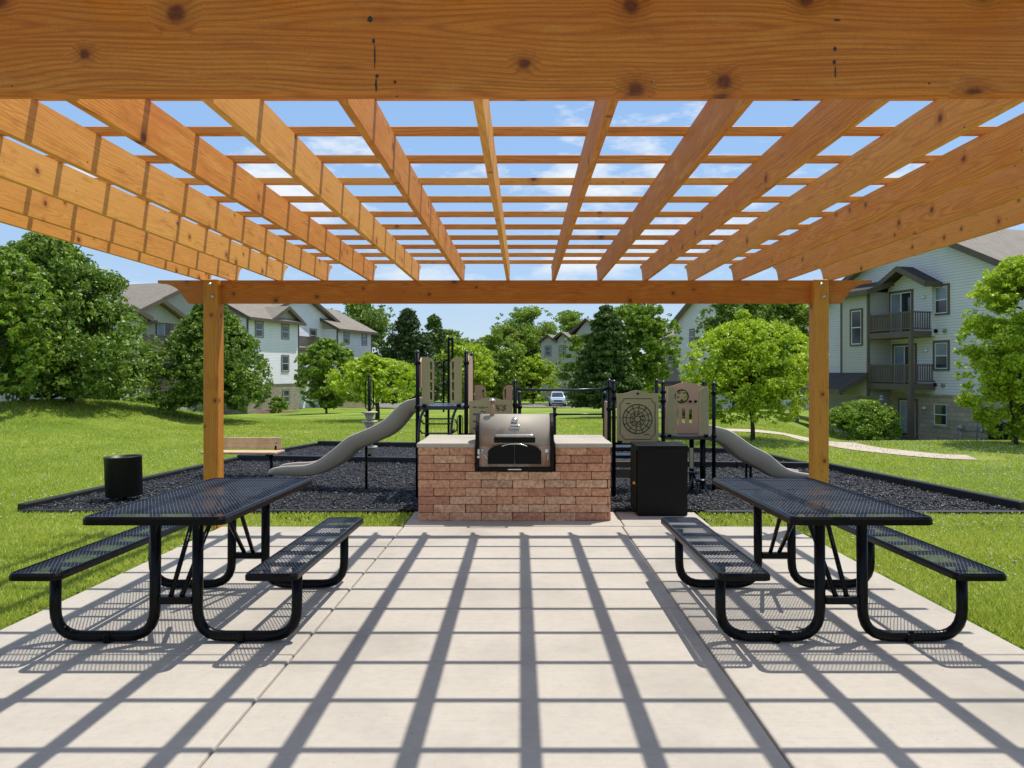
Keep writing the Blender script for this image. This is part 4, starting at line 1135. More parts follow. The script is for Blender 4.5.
tree('green tree in front of the narrow blue grey gable wall', 'oval', 733, 46, 288, 36, 402, 'dark', 40000, .095, 26, clumps=100)
tree('tall tree behind the bright green lawn tree', 'oval', 779, 50, 290, 46, 398, 'mid', 42000, .11, 27, clumps=110)
tree('dark tree showing on both sides of the right pergola post', 'oval', 834, 47, 296, 32, 395, 'mid', 26000, .11, 28, clumps=80)
yt = tr(752, 441)
tree('vivid yellow green spreading tree standing on the lawn behind the right slide', 'spread', 752, yt, 319, 64, 419, 'bright', 66000, .040, 29, clumps=150, name='ornamental_tree', trunk_r=.055)
yt = 15.8
tree('leafy green tree cut by the right edge of the photo', 'oval', 1022, yt, 256, 54, 440, 'bright', 76000, .037, 30, clumps=120, name='ornamental_tree', trunk_r=.05, trunks=2)
tree('dark dense bush beside the right apartment building, at the patio', 'bush', 864, 33.2, 400, 33, 443, 'mid', 26000, .05, 31, name='shrub', cat='bush', clumps=70, trunk_r=.05)
tree('small round shrub at the foot of the white wall of the left apartment block', 'bush', 278, 56, 396, 9.5, 412, 'mid', 5000, .07, 32, name='shrub', cat='bush', clumps=24, trunk_r=.04)
tree('low dark hedge plant in the shade between the two left trees', 'bush', 152, 42, 392, 22, 411, 'dark', 8000, .09, 33, name='shrub', cat='bush', clumps=30, trunk_r=.05)
tree('small pale green sapling in front of the second white block', 'oval', 369, 64, 352, 15, 404, 'bright', 7000, .10, 34, clumps=34)
tree('shaded tree behind the two big left trees', 'oval', 108, 44, 330, 30, 404, 'dark', 16000, .11, 35, clumps=50)
tree('low green bush behind the right play tower', 'bush', 653, 46, 382, 14, 408, 'bright', 6000, .08, 36, name='shrub', cat='bush', clumps=26, trunk_r=.04)
tree('rounded mid green tree low behind the tan left play tower posts', 'oval', 452, 100, 336, 30, 404, 'mid', 16000, .17, 51, clumps=50)
tree('leafy tree filling the skyline gap left of the tall open tree', 'oval', 506, 112, 326, 24, 403, 'olive', 16000, .18, 52, clumps=50)
tree('leafy tree low on the skyline left of the distant grey gables', 'oval', 522, 114, 336, 20, 398, 'mid', 14000, .18, 53, clumps=50)
tree('shaded dark shrub bed behind the right play tower panels', 'bush', 688, 25, 388, 25, 421, 'dark', 16000, .055, 54, name='shrub', cat='bush', clumps=60, trunk_r=.04)
tree('dark green tree filling the gap between the narrow pine and the light green tree', 'oval', 449, 120, 330, 26, 400, 'dark', 16000, .20, 61, clumps=50)
tree('wide mid green tree behind the counter panel, low on the skyline', 'oval', 486, 112, 345, 34, 404, 'dark', 18000, .18, 62, clumps=60)
tree('small leafy tree just right of the distant grey gables', 'oval', 577, 92, 335, 20, 400, 'mid', 14000, .15, 63, clumps=50)
# far belt of trees closing the view
r = np.random.default_rng(77); k_ = 420
an = r.uniform(-1.0, 1.0, k_); D_ = r.uniform(150, 210, k_)
cen = np.stack([D_*np.sin(an), D_*np.cos(an), r.uniform(-1.5, 5.5, k_)], -1); rc = r.uniform(2.0, 4.0, k_)
V = leaves(cen, rc, 90000, .42, r)
o = npobj('far_wood', V, np.arange(len(V)).reshape(-1, 4), LF['mid']); tag(o, 'far belt of woodland closing the view beyond the houses', 'wood', kind='stuff')

# ------------------------------------------------------------------ buildings
def fr_box(name, parent, mat, *a, bev=0):
    bm = bmesh.new(); box(bm, *a, bev); return obj(name, bm, mat, parent)
def window(parent, u0, u1, z0, z1, v, sashes=2, door=False, trim='trim', side=None):
    """opening on a wall facing -v; frame proud of the wall, glass set in it"""
    t = .10
    bm = bmesh.new()
    box(bm, u0, u0+t, v-.05, v+.02, z0, z1); box(bm, u1-t, u1, v-.05, v+.02, z0, z1)
    box(bm, u0+t, u1-t, v-.05, v+.02, z1-t, z1); box(bm, u0+t, u1-t, v-.05, v+.02, z0, z0+t*.8)
    f = obj('door' if door else 'window', bm, M[trim], parent)
    a0, a1, b0, b1 = u0+t, u1-t, z0+t*.8, z1-t
    bm = bmesh.new(); s = .045
    box(bm, a0+.001, a0+s, v-.030, v+.012, b0+.001, b1-.001); box(bm, a1-s, a1-.001, v-.030, v+.012, b0+.001, b1-.001)
    box(bm, a0+s, a1-s, v-.030, v+.012, b1-s, b1-.001); box(bm, a0+s, a1-s, v-.030, v+.012, b0+.001, b0+s)
    if door: box(bm, (a0+a1)/2-s*.6, (a0+a1)/2+s*.6, v-.028, v+.010, b0+s, b1-s)
    else: box(bm, a0+s, a1-s, v-.028, v+.010, (b0+b1)/2-s*.5, (b0+b1)/2+s*.5)
    obj('sash', bm, M['white'], f)
    bm = bmesh.new(); zm = (b0+b1)/2
    if door:
        box(bm, (a0+a1)/2+s, a1-s-.002, v-.015, v-.006, b0+s, b1-s-.002); obj('pane', bm, M['glass'], f)
        bm = bmesh.new(); box(bm, a0+s+.002, (a0+a1)/2-s, v-.015, v-.006, b0+s, b1-s-.002); obj('pane', bm, M['curtain'], f)
    else:
        box(bm, a0+s, a1-s, v-.015, v-.006, b0+s, zm-s*.5-.002); obj('pane', bm, M['glass'], f)
        bm = bmesh.new(); box(bm, a0+s, a1-s, v-.015, v-.006, zm+s*.5+.002, b1-s); obj('pane', bm, M['curtain'] if side else M['glass'], f)
    return f
def roof_gable(parent, uc, hw, z_apex, slope, v0, v1, mat='shingle', th=.14, uL=None, uR=None, trim='trim'):
    """ridge along v"""
    for s, lim in ((-1, uL), (1, uR)):
        h = lim if lim is not None else hw
        bm = bmesh.new(); prism(bm, [(uc, z_apex), (uc+s*h, z_apex-slope*h), (uc+s*h, z_apex-slope*h+th), (uc, z_apex+th)], 'y', v0, v1)
        r_ = obj('roof', bm, M[mat], parent)
        bm = bmesh.new(); prism(bm, [(uc, z_apex-.14), (uc+s*(h+.02), z_apex-slope*h-.15), (uc+s*(h+.02), z_apex-slope*h+th+.02), (uc, z_apex+th+.01)], 'y', v0-.05, v0-.003)
        box(bm, *sorted((uc+s*(h+.003), uc+s*(h+.05))), v0, v1, z_apex-slope*h-.12, z_apex-slope*h+th-.0)
        obj('fascia', bm, M[trim], r_)
def gable_wall(parent, poly, v0, v1, mat, name='wall'):
    bm = bmesh.new(); prism(bm, poly, 'y', v0, v1); return obj(name, bm, M[mat], parent)
def roof_shed(parent, u0, u1, va, za, vb, zb, mat='shingle', th=.13):
    bm = bmesh.new(); prism(bm, [(va, za), (vb, zb), (vb, zb+th), (va, za+th)], 'x', u0, u1)
    r_ = obj('roof', bm, M[mat], parent)
    bm = bmesh.new(); s = 1 if vb > va else -1
    box(bm, u0, u1, *sorted((va-s*.003, va-s*.05)), za-.12, za+th-.01)
    for q in ((u0-.04, u0-.003), (u1+.003, u1+.04)): prism(bm, [(va, za-.14), (vb, zb-.14), (vb, zb+th+.01), (va, za+th+.01)], 'x', *q)
    obj('fascia', bm, M['trim'], r_)
def balcony(parent, u0, u1, v0, v1, zf, zr, end=True):
    b = fr_box('balcony', parent, M['trim'], u0, u1, v0, v1-.01, zf-.28, zf)
    bm = bmesh.new()
    for zz in (zr-.07, zf+.08): 
        box(bm, u0, u1, v0+.01, v0+.07, zz, zz+.06)
        if end: box(bm, u1-.07, u1-.01, v0+.07, v1-.02, zz, zz+.06); box(bm, u0+.01, u0+.07, v0+.07, v1-.02, zz, zz+.06)
    q = u0+.09
    while q < u1-.09: box(bm, q, q+.05, v0+.025, v0+.055, zf+.14, zr-.07); q += .105
    q = v0+.12
    while q < v1-.08 and end: box(bm, u1-.055, u1-.025, q, q+.05, zf+.14, zr-.07); q += .13
    for q in (u0+.001, u1-.091): box(bm, q, q+.09, v0+.001, v0+.091, zf+.002, zr+.03)
    obj('railing', bm, M['trim'], b); return b

# right apartment building
ang = math.atan2(-.963, .27)
RB = thing('apartment_building', 'pale sage three storey apartment building with stacked dark balconies at the right', 'apartment building', (17.48, 34.0, 0), ang)
def zr_(u): return 8.44-.5*abs(u+1.3)
gable_wall(RB, [(-7.8, .55), (5.2, .55), (5.2, zr_(5.2)), (-1.3, zr_(-1.3)), (-7.8, zr_(-7.8))], 1.35, 16, 'sidingR')
fr_box('ground_storey', RB, M['block'], -7.85, 5.25, 1.31, 16.05, -2.2, .47)
fr_box('ledge', RB, M['block'], -7.9, 5.30, 1.26, 16.1, .471, .549)
roof_gable(RB, -1.3, 7.2, zr_(-1.3)+.005, .5, .9, 16.5)
gable_wall(RB, [(-4.64, .40), (-2.74, .40), (-2.74, 5.45), (-4.64, 5.45)], 0, 1.345, 'sidingG', 'bay_wall')
for a, c in ((-4.70, -4.58), (-2.80, -2.68)): fr_box('corner_trim', RB, M['trim'], a, c, -.03, .06, .40, 5.45)
roof_shed(RB, -5.0, -2.35, -.35, 5.40, 1.34, 5.95, 'shingled')
gable_wall(RB, [(-2.72, 3.2), (.0, 3.2), (.0, 5.62), (-1.36, 6.36), (-2.72, 5.62)], 1.15, 1.349, 'sidingR', 'gable_wall')
roof_gable(RB, -1.36, 1.72, 6.42, .53, .45, 1.75, 'shingled', .10)
window(RB, -2.62, -1.10, 3.25, 5.45, 1.15, door=True); window(RB, -2.62, -1.10, .85, 2.92, 1.35, door=True)
window(RB, -.12, .80, 4.12, 5.52, 1.35, side=1); window(RB, -.12, .80, 1.62, 2.98, 1.35, side=1); window(RB, -.12, .80, -.92, .22, 1.31, trim='block')
window(RB, 3.2, 4.1, 4.12, 5.3, 1.35)
window(RB, -3.98, -3.08, 2.85, 4.70, 0.0)
window(RB, -2.2, -1.0, -1.60, .30, 1.31, door=True)
balcony(RB, -2.70, 0, .0, 1.14, 3.42, 4.32); balcony(RB, -2.70, 0, .0, 1.34, 1.02, 1.92)
bm = bmesh.new(); box(bm, -.14, .02, -.03, .13, 1.021, 3.139); box(bm, -.17, .05, -.06, .16, -1.7, .739); obj('column', bm, M['trim'], RB)
fr_box('porch_wall', RB, M['sidingG'], -7.8, -2.8, .9, 1.30, -1.7, .40)
roof_shed(RB, -9.0, -2.75, -1.6, .62, -.03, 1.40, 'shingled')
bm = bmesh.new(); box(bm, -6.37, -6.23, -1.5, -1.36, -1.7, .60); obj('porch_post', bm, M['frame'], RB)
# wall lamps, vents and meters
for u, z, v in ((-.45, 5.0, 1.15), (-.5, 2.55, 1.35), (-.55, -.1, 1.31)):
    bm = bmesh.new(); lathe(bm, [(.05, 0), (.09, -.05), (.06, -.14), (0, -.15)], 10, (u, v, z), 'y'); obj('wall_lamp', bm, M['lamp'], RB)
for u, z in ((.05, 3.42), (.55, 3.40), (.0, .98), (.45, .96), (1.75, .95)):
    bm = bmesh.new(); lathe(bm, [(.0, 0), (.09, -.001), (.09, -.08), (.06, -.11), (0, -.10)], 10, (u, 1.35, z), 'y'); obj('vent', bm, M['dark'] if u in (.05, .0, 1.75) else M['frame'], RB)
for j, (u, z) in enumerate([(2.45, -1.35), (2.7, -1.35), (2.95, -1.35), (3.2, -1.35), (2.5, -.35), (2.75, -.40), (2.6, -.85), (2.85, -.85)]):
    bm = bmesh.new(); box(bm, u-.07, u+.07, 1.20, 1.305, z-.02, z+.12, .01); lathe(bm, [(.0, 0), (.075, -.001), (.075, -.06), (0, -.075)], 12, (u, 1.2, z-.08), 'y'); obj('meter', bm, M['grey'], RB)
bm = bmesh.new(); tube(bm, [(2.3, 1.25, -1.5), (2.3, 1.25, -.2)], .02, 6); tube(bm, [(1.6, 1.2, -1.0), (2.3, 1.2, -.9)], .02, 6); tube(bm, [(1.6, 1.1, -1.7), (1.6, 1.1, -.9)], .03, 6); lathe(bm, [(0, -.12), (.12, -.08), (.12, .08), (0, .12)], 12, (1.6, 1.1, -.85)); obj('pipework', bm, M['grey'], RB)

# left apartment block
angL = math.atan2(.954, .30)
LB = thing('apartment_building', 'long white three storey apartment block with grey gables and brown roofs at the left', 'apartment building', (-20.8, 57, 0), angL)
fr_box('ground_storey', LB, M['block'], -.04, 6.64, -.04, 8, -2.4, .58)
fr_box('wall', LB, M['sidingL'], 0, 6.6, 0, 8, .66, 5.70); fr_box('ledge', LB, M['frame'], -.08, 6.68, -.08, 8, .581, .659)
for a, c in ((-.06, .07), (6.53, 6.66)): fr_box('corner_trim', LB, M['trim'], a, c, -.04, .05, .66, 5.65)
bm = bmesh.new(); prism(bm, [(0.0, 5.70), (8, 5.70), (4.5, 7.9)], 'x', .05, 6.5); obj('gable_wall', bm, M['sidingG'], LB)
roof_shed(LB, -.35, 7.0, -.45, 5.60, 5.0, 8.35)
roof_shed(LB, -.35, 7.0, 10.4, 5.60, 5.0, 8.35)
gable_wall(LB, [(2.9, 5.75), (6.5, 5.75), (4.7, 6.75)], -.02, 2.4, 'sidingG', 'dormer_wall')
roof_gable(LB, 4.7, 2.05, 6.82, .55, -.42, 2.6)
window(LB, .85, 1.90, 4.25, 5.52, 0, trim='frame'); window(LB, 4.2, 5.25, 4.25, 5.52, 0, trim='frame')
window(LB, .85, 1.90, 1.6, 3.0, 0, trim='frame'); window(LB, 4.2, 5.25, 1.6, 3.0, 0, trim='frame'); window(LB, 4.3, 5.3, -.95, .2, -.04, trim='frame')
# recessed middle with its gable, balconies and canopy
gable_wall(LB, [(6.6, -2.4), (14.2, -2.4), (15.5, 6.5), (10.6, 8.5), (4.6, 6.1)], 2.4, 9, 'sidingL')
roof_gable(LB, 10.6, 5.8, 8.60, .40, 1.9, 9.5)
window(LB, 11.9, 13.0, 4.35, 5.6, 2.4, trim='frame'); window(LB, 8.4, 9.9, 3.5, 5.6, 2.4, trim='frame', door=True)
balcony(LB, 7.2, 11.6, 1.2, 2.39, 3.75, 4.75); balcony(LB, 7.2, 11.6, 1.2, 2.39, 1.05, 2.05)
window(LB, 8.4, 9.9, -1.5, .4, 2.4, trim='trim', door=True)
roof_shed(LB, 7.0, 9.4, .6, .45, 2.38, .75)
# second block
fr_box('ground_storey', LB, M['block'], 13.96, 20.6, .76, 8, -2.6, .58)
fr_box('wall', LB, M['sidingL'], 14, 20.5, .80, 8, .59, 5.62)
for a, c in ((13.94, 14.07), (20.43, 20.56)): fr_box('corner_trim', LB, M['trim'], a, c, .76, .85, .66, 5.60)
bm = bmesh.new(); prism(bm, [(.8, 5.62), (8, 5.62), (4.8, 7.6)], 'x', 14.05, 20.4); obj('gable_wall', bm, M['sidingG'], LB)
roof_shed(LB, 13.6, 20.95, .35, 5.52, 5.2, 7.95)
window(LB, 15.1, 16.15, 4.25, 5.5, .80, trim='frame'); window(LB, 18.5, 19.55, 4.25, 5.5, .80, trim='frame')
window(LB, 15.1, 16.15, 1.6, 2.9, .80, trim='frame'); window(LB, 18.5, 19.55, 1.6, 2.9, .80, trim='frame')
# left wing with its gables and balcony
gable_wall(LB, [(-12.5, -2.2), (-.05, -2.2), (-.05, 6.8), (-2.6, 8.0), (-7.9, 5.55), (-12.5, 5.55)], 3.0, 11, 'sidingG')
roof_gable(LB, -2.6, 5.6, 8.08, .46, 2.4, 11.3, uR=3.0)
roof_shed(LB, -16, -6.2, 2.6, 5.0, 6.6, 6.95)
gable_wall(LB, [(-10.8, -2.2), (-8.45, -2.2), (-8.45, 5.15), (-9.6, 5.62), (-10.8, 5.15)], 1.65, 2.99, 'sidingG', 'bay_wall')
roof_gable(LB, -9.6, 1.65, 5.70, .40, 1.3, 3.6)
gable_wall(LB, [(-8.3, 5.0), (-3.9, 5.0), (-3.9, 5.25), (-6.3, 6.40), (-8.3, 5.45)], 2.6, 2.99, 'sidingG', 'gable_wall')
roof_gable(LB, -6.3, 2.75, 6.48, .47, 2.05, 3.6)
window(LB, -5.9, -4.3, 3.2, 5.15, 3.0, door=True); balcony(LB, -8.4, -4.4, 1.65, 2.98, 3.15, 4.1); balcony(LB, -8.4, -4.4, 1.65, 2.98, .4, 1.35)
window(LB, -10.1, -9.2, 3.5, 4.7, 1.65); window(LB, -5.9, -4.3, .45, 2.4, 3.0, door=True); window(LB, -5.9, -4.3, -1.6, 0, 3.0, door=True)
window(LB, -11.9, -10.95, -.9, .3, 3.0)

# building behind the middle trees
MB = thing('apartment_building', 'narrow blue grey gable wall of an apartment building seen between the middle trees', 'apartment building', (15.1, 75, 0), ang)
gable_wall(MB, [(0, -2.6), (12, -2.6), (12, 6.3), (6, 9.3), (0, 6.3)], 0, 12, 'sidingR')
roof_gable(MB, 6, 6.6, 9.32, .5, -.5, 12.5)
window(MB, 3.0, 4.0, 4.2, 5.7, 0); window(MB, 3.0, 4.0, 1.5, 3.0, 0); window(MB, 6, 7, 4.2, 5.7, 0)
fr_box('porch_wall', MB, M['sidingG'], -5, 1.5, -4.0, -.01, -2.6, .6)
gable_wall(MB, [(-1.6, .6), (1.8, .6), (.1, 1.9)], -4.2, -.02, 'sidingG', 'porch_gable'); roof_gable(MB, .1, 2.2, 1.95, .62, -4.6, -.02)
fr_box('wall', MB, M['sidingG'], -8.5, -.01, 1.2, 12, -2.6, 5.2); roof_shed(MB, -9, -.05, .7, 5.1, 6.5, 7.6)
window(MB, -4, -3, 2.6, 4.0, 1.2); window(MB, -6.8, -5.8, 2.6, 4.0, 1.2)
x0 = X_(541, 108)
DB = thing('house', 'distant grey house with two small gables just above the overhead bar', 'house', (x0, 108, 0), R(-25))
fr_box('wall', DB, M['sidingG'], 0, 4.4, 0, 9, -2.6, 5.9)
roof_gable(DB, 1.1, 1.4, 6.9, .7, -.4, 6); gable_wall(DB, [(0, 5.9), (2.2, 5.9), (1.1, 6.7)], 0.01, 5.9, 'sidingG', 'gable_wall')
roof_gable(DB, 3.3, 1.4, 7.2, .7, -.5, 6); gable_wall(DB, [(2.25, 5.9), (4.4, 5.9), (3.3, 7.0)], 0.01, 5.9, 'sidingG', 'gable_wall')
fr_box('tower', DB, M['sidingG'], 4.41, 8.0, 2.5, 10, -2.6, 7.2); roof_gable(DB, 6.0, 2.6, 9.2, .8, 2.0, 10.4); gable_wall(DB, [(4.41, 7.2), (8.0, 7.2), (6.0, 9.0)], 2.51, 9.9, 'sidingG', 'gable_wall')
window(DB, .6, 1.6, 3.9, 5.4, 0); window(DB, 2.8, 3.8, 3.9, 5.4, 0); window(DB, 5.4, 6.6, 4.6, 6.2, 2.5)

# ------------------------------------------------------------------ paths, road, car and small things
TRAIL = []
def ribbon(name, pts, mat, lift, w0):
    """a strip following ground points given as picture positions (centre line) with width in metres"""
    c = [Vector(hit(a, b_)) for a, b_ in pts]; c = bezier(c, 8); V = []; Fq = []; TRAIL.extend((q.x, q.y) for q in bezier(c, 4))
    for i, p in enumerate(c):
        t = (c[min(i+1, len(c)-1)]-c[max(i-1, 0)]); t.z = 0; t.normalize(); nn = Vector((-t.y, t.x, 0))
        for s in (-1, -.33, .33, 1):
            q = p+nn*s*w0/2; V.append((q.x, q.y, gz(q.x, q.y)+lift))
    for i in range(len(c)-1):
        for j in range(3): Fq.append((i*4+j, i*4+j+1, i*4+5+j, i*4+4+j))
    o = npobj(name, np.array(V), np.array(Fq), mat); return struct(o)
ribbon('path', [(690, 429), (735, 430.5), (764, 432), (800, 437.5), (850, 446.5), (905, 453.5), (945, 457), (972, 458)], M['path'], .012, .8)
V = []; xs_ = np.linspace(-30, 30, 40)
for y in (81, 85, 90, 96): V += [(q, y, gz(q, y)+.05) for q in xs_]
idx = np.arange(160).reshape(4, 40); Fq = np.stack([idx[:-1, :-1], idx[:-1, 1:], idx[1:, 1:], idx[1:, :-1]], -1).reshape(-1, 4)
struct(npobj('parking_lot', np.array(V), Fq, M['asphalt']))
bm = bmesh.new()
for i in range(30):
    a = -30+i*2; n0 = len(bm.verts); box(bm, a+.02, a+1.98, 80.7, 80.98, -.1, .14, .02); bm.verts.ensure_lookup_table()
    for v in bm.verts[n0:]: v.co.z += gz(a+1, 80.8)
o = obj('kerb', bm, M['path']); struct(o)
V = []
xs_ = np.linspace(-30, 30, 40)
for y in (78.6, 80.6): V += [(q, y, gz(q, y)+.06) for q in xs_]
idx = np.arange(80).reshape(2, 40); Fq = np.stack([idx[:-1, :-1], idx[:-1, 1:], idx[1:, 1:], idx[1:, :-1]], -1).reshape(-1, 4)
struct(npobj('pavement', np.array(V), Fq, M['path']))
# mulch round the shrub
def disc(name, px, py, rx, ry, lift=.05):
    x, y, z = hit(px, py); V = [(x, y, gz(x, y)+lift)]; n = 28
    for k in (0.5, 1.0):
        for i in range(n):
            a = i/n*math.tau; q = k*(1+.08*math.sin(3*a)); X = x+rx*q*math.cos(a); Yq = y+ry*q*math.sin(a); V.append((X, Yq, gz(X, Yq)+lift-(.04 if k == 1 else 0)))
    Ft = [(0, 1+i, 1+(i+1) % n, 1+(i+1) % n) for i in range(n)]
    me = bpy.data.meshes.new(name); me.from_pydata(V, [], [(0, 1+i, 1+(i+1) % n) for i in range(n)]+[(1+i, 1+n+i, 1+n+(i+1) % n, 1+(i+1) % n) for i in range(n)]); me.materials.append(M['soil'])
    o = bpy.data.objects.new(name, me); C.objects.link(o); return struct(o)
disc('bark_mulch', 277, 412.5, 1.6, 2.0); disc('bark_mulch', 690, 412, 2.2, 3.0)

# parked car, front towards the patio
yc = 84.0; xc = X_(558, yc); zc = gz(xc, yc)+.05
car = thing('parked_car', 'small pale blue van parked nose on in the distant parking lot', 'car', (xc, yc, zc))
bm = bmesh.new()
secs = [(0.0, .78, .34, .78), (.12, .86, .30, .92), (1.0, .90, .28, 1.02), (1.05, .90, .28, 1.04), (4.3, .90, .28, 1.05), (4.45, .86, .32, .98)]
rings = []
for y, w, z0, z1 in secs:
    rings.append([bm.verts.new(q) for q in ((-w, y, z0+.1), (-w+.08, y, z0), (w-.08, y, z0), (w, y, z0+.1), (w, y, z1-.15), (w-.1, y, z1), (-w+.1, y, z1), (-w, y, z1-.15))])
for A, B in zip(rings, rings[1:]):
    for j in range(8): bm.faces.new((A[j], A[(j+1) % 8], B[(j+1) % 8], B[j]))
bm.faces.new(rings[0]); bm.faces.new(rings[-1][::-1]); obj('body', bm, M['silver'], car)
bm = bmesh.new(); rings = []
for y, w, z1 in ((.95, .80, 1.02), (1.75, .66, 1.62), (2.2, .65, 1.68), (3.9, .65, 1.66), (4.35, .76, 1.03)):
    rings.append([bm.verts.new(q) for q in ((-w-.02, y, 1.0 if y not in (.95, 4.35) else z1-.02), (w+.02, y, 1.0 if y not in (.95, 4.35) else z1-.02), (w-.04, y, z1), (-w+.04, y, z1))])
for A, B in zip(rings, rings[1:]):
    for j in range(4): bm.faces.new((A[j], A[(j+1) % 4], B[(j+1) % 4], B[j]))
bm.faces.new(rings[0]); bm.faces.new(rings[-1][::-1]); obj('cabin', bm, M['silver'], car)
bm = bmesh.new(); vs = [bm.verts.new(q) for q in ((-.68, 1.06, 1.08), (.68, 1.06, 1.08), (.56, 1.66, 1.55), (-.56, 1.66, 1.55))]
bm.faces.new(vs); bmesh.ops.translate(bm, vec=(0, -.03, .03), verts=bm.verts); obj('windscreen', bm, M['glass'], car)
for s in (-1, 1):
    bm = bmesh.new(); box(bm, *sorted((s*.50, s*.80)), -.02, .10, .66, .82, .02); obj('headlight', bm, M['lamp'], car)
    bm = bmesh.new(); box(bm, *sorted((s*.90, s*1.06)), 1.1, 1.2, 1.0, 1.16, .03); obj('mirror', bm, M['silver'], car)
    for y in (.85, 3.5):
        bm = bmesh.new(); lathe(bm, [(.0, -.1), (.30, -.1), (.33, -.06), (.33, .06), (.30, .1), (0, .1)], 20, (s*.82, y, .33), 'x'); w_ = obj('wheel', bm, M['rubber'], car)
bm = bmesh.new(); box(bm, -.42, .42, -.03, .05, .60, .76, .02); box(bm, -.7, .7, -.03, .05, .36, .46, .02); obj('grille', bm, M['dark'], car)
bm = bmesh.new(); box(bm, -.16, .16, -.05, -.032, .48, .58); obj('number_plate', bm, M['white'], car)

# air conditioner, garden chairs and ornament by the right building
y = 30.6; x = X_(1003, y); z = gz(x, y)
ac = thing('air_conditioner', 'dark air conditioning unit on the ground below the meters of the right building', 'air conditioner', (x, y, z), R(-60))
bm = bmesh.new(); box(bm, -.38, .38, -.38, .38, .05, .70, .03); 
for i in range(9): box(bm, -.40, .40, -.40, .40, .12+i*.06, .135+i*.06)
obj('case', bm, M['dark'], ac); bm = bmesh.new(); lathe(bm, [(.30, 0), (.33, .02), (.30, .04), (.08, .05), (0, .05)], 20, (0, 0, .70)); obj('fan_guard', bm, M['black'], ac)
def lounge_chair(label, px, py, rz):
    x, y, z = hit(px, py); t = thing('lounge_chair', label, 'chair', (x, y, z), rz, 'chairs on the small ground floor patio')
    bm = bmesh.new(); box(bm, -.28, .28, -.5, .25, .30, .35, .02); obj('seat', bm, M['satin'], t)
    bm = bmesh.new(); prism(bm, [(.24, .33), (.29, .31), (.62, .98), (.57, 1.0)], 'x', -.27, .27); obj('backrest', bm, M['satin'], t)
    for a in (-.25, .25):
        for c in (-.45, .2): 
            bm = bmesh.new(); tube(bm, [(a, c, -.05), (a, c, .31)], .02, 6); obj('leg', bm, M['black'], t)
lounge_chair('dark reclining garden chair right of the balcony column', 919, 440, R(-130)); lounge_chair('dark low garden chair left of the balcony column', 902, 440, R(-60))
x, y = X_(881.5, 35.0), 35.0; z = gz(x, y)
orn = thing('garden_ornament', 'pale lighthouse shaped garden ornament standing behind the dark bush', 'ornament', (x, y, z))
h0 = Z_(408, y)-z; bm = bmesh.new(); lathe(bm, [(.22, 0), (.20, h0), (.16, h0+.02)], 14); obj('base', bm, M['frame'], orn)
bm = bmesh.new(); lathe(bm, [(.13, h0+.02), (.09, h0+.36), (.14, h0+.37), (.14, h0+.40), (.07, h0+.41), (.07, h0+.50), (.11, h0+.51), (0, h0+.62)], 14); obj('tower', bm, M['grey'], orn)

# ------------------------------------------------------------------ grass blades and clover
def clear_of(X, Y):
    s = ((X > XL-.01) & (X < XR+.01) & (Y < 7.46)) | ((X > -1.19) & (X < 1.87) & (Y < 8.96) & (Y > 7.3))
    e = lambda P_, d: inpoly(X, Y, P_)
    grow = lambda P_, d: [(a+(-d if a < 0 else d), c+(-d if i < 2 else d)) for i, (a, c) in enumerate(P_)]
    return ~(s | inpoly(X, Y, grow(A_, .06)) | inpoly(X, Y, grow(B_, .05)))
r = np.random.default_rng(9)
n = 620000
px_ = r.uniform(-60, 1084, n); Y = 3.0*np.exp(r.random(n)**1.0*math.log(26/3.0)); X = (px_-CX)*Y/F
ok = clear_of(X, Y); X, Y = X[ok], Y[ok]
tq = np.array(TRAIL); dm = np.full(len(X), 9.0); far_ = (Y > 10) & (X > 1)
for q in tq: dm[far_] = np.minimum(dm[far_], np.hypot(X[far_]-q[0], Y[far_]-q[1]))
ok = dm > .55; X, Y = X[ok], Y[ok]; n = len(X)
cl = np.sin(X*2.1+np.sin(Y*1.7)*2)*np.sin(Y*2.6+X) ; hh = (.017+.022*r.random(n))*(1+.25*cl)*(1+Y*.018); ww = (.0028+.0012*r.random(n))*(.7+Y*.17)
a = r.random(n)*math.tau; dx, dy = np.cos(a)*ww, np.sin(a)*ww*.5; la = r.normal(size=(n, 2))*hh[:, None]*.45
Z = ground(X, Y)-.004
V = np.stack([np.stack([X-dx, Y-dy, Z], -1), np.stack([X+dx, Y+dy, Z], -1), np.stack([X+la[:, 0], Y+la[:, 1], Z+hh], -1)], 1).reshape(-1, 3)
o = npobj('grass', V, np.arange(len(V)).reshape(-1, 3), M['grassblade'], k=3); tag(o, 'mown green lawn grass round the patio and play area', 'grass', kind='stuff')
# clover heads in loose drifts
cs_ = [(-4.0, 7.9, 1.2, 40), (3.6, 7.7, 1.2, 110), (3.4, 5.5, .9, 60), (6.2, 9.5, 1.4, 120), (7.6, 11.5, 1.6, 150), (-6, 13, 2.0, 60), (-5, 9.5, 1.5, 30), (8.5, 14.5, 2.0, 160), (-2.5, 18, 3, 120), (6, 16.5, 2.0, 90)]
P1 = np.concatenate([np.stack([r.normal(c[0], c[2], c[3]*3), r.normal(c[1], c[2]*.5, c[3]*3)], -1) for c in cs_])
P1 = P1[clear_of(P1[:, 0], P1[:, 1])]; n = len(P1); zz = ground(P1[:, 0], P1[:, 1])+.035
s_ = r.uniform(.006, .011, n)*(.6+P1[:, 1]*.06)
oc = np.array([(1, 0, 0), (0, 1, 0), (-1, 0, 0), (0, -1, 0), (0, 0, .8), (0, 0, -.8)])
V = (np.stack([P1[:, 0], P1[:, 1], zz], -1)[:, None, :]+oc[None]*s_[:, None, None]).reshape(-1, 3)
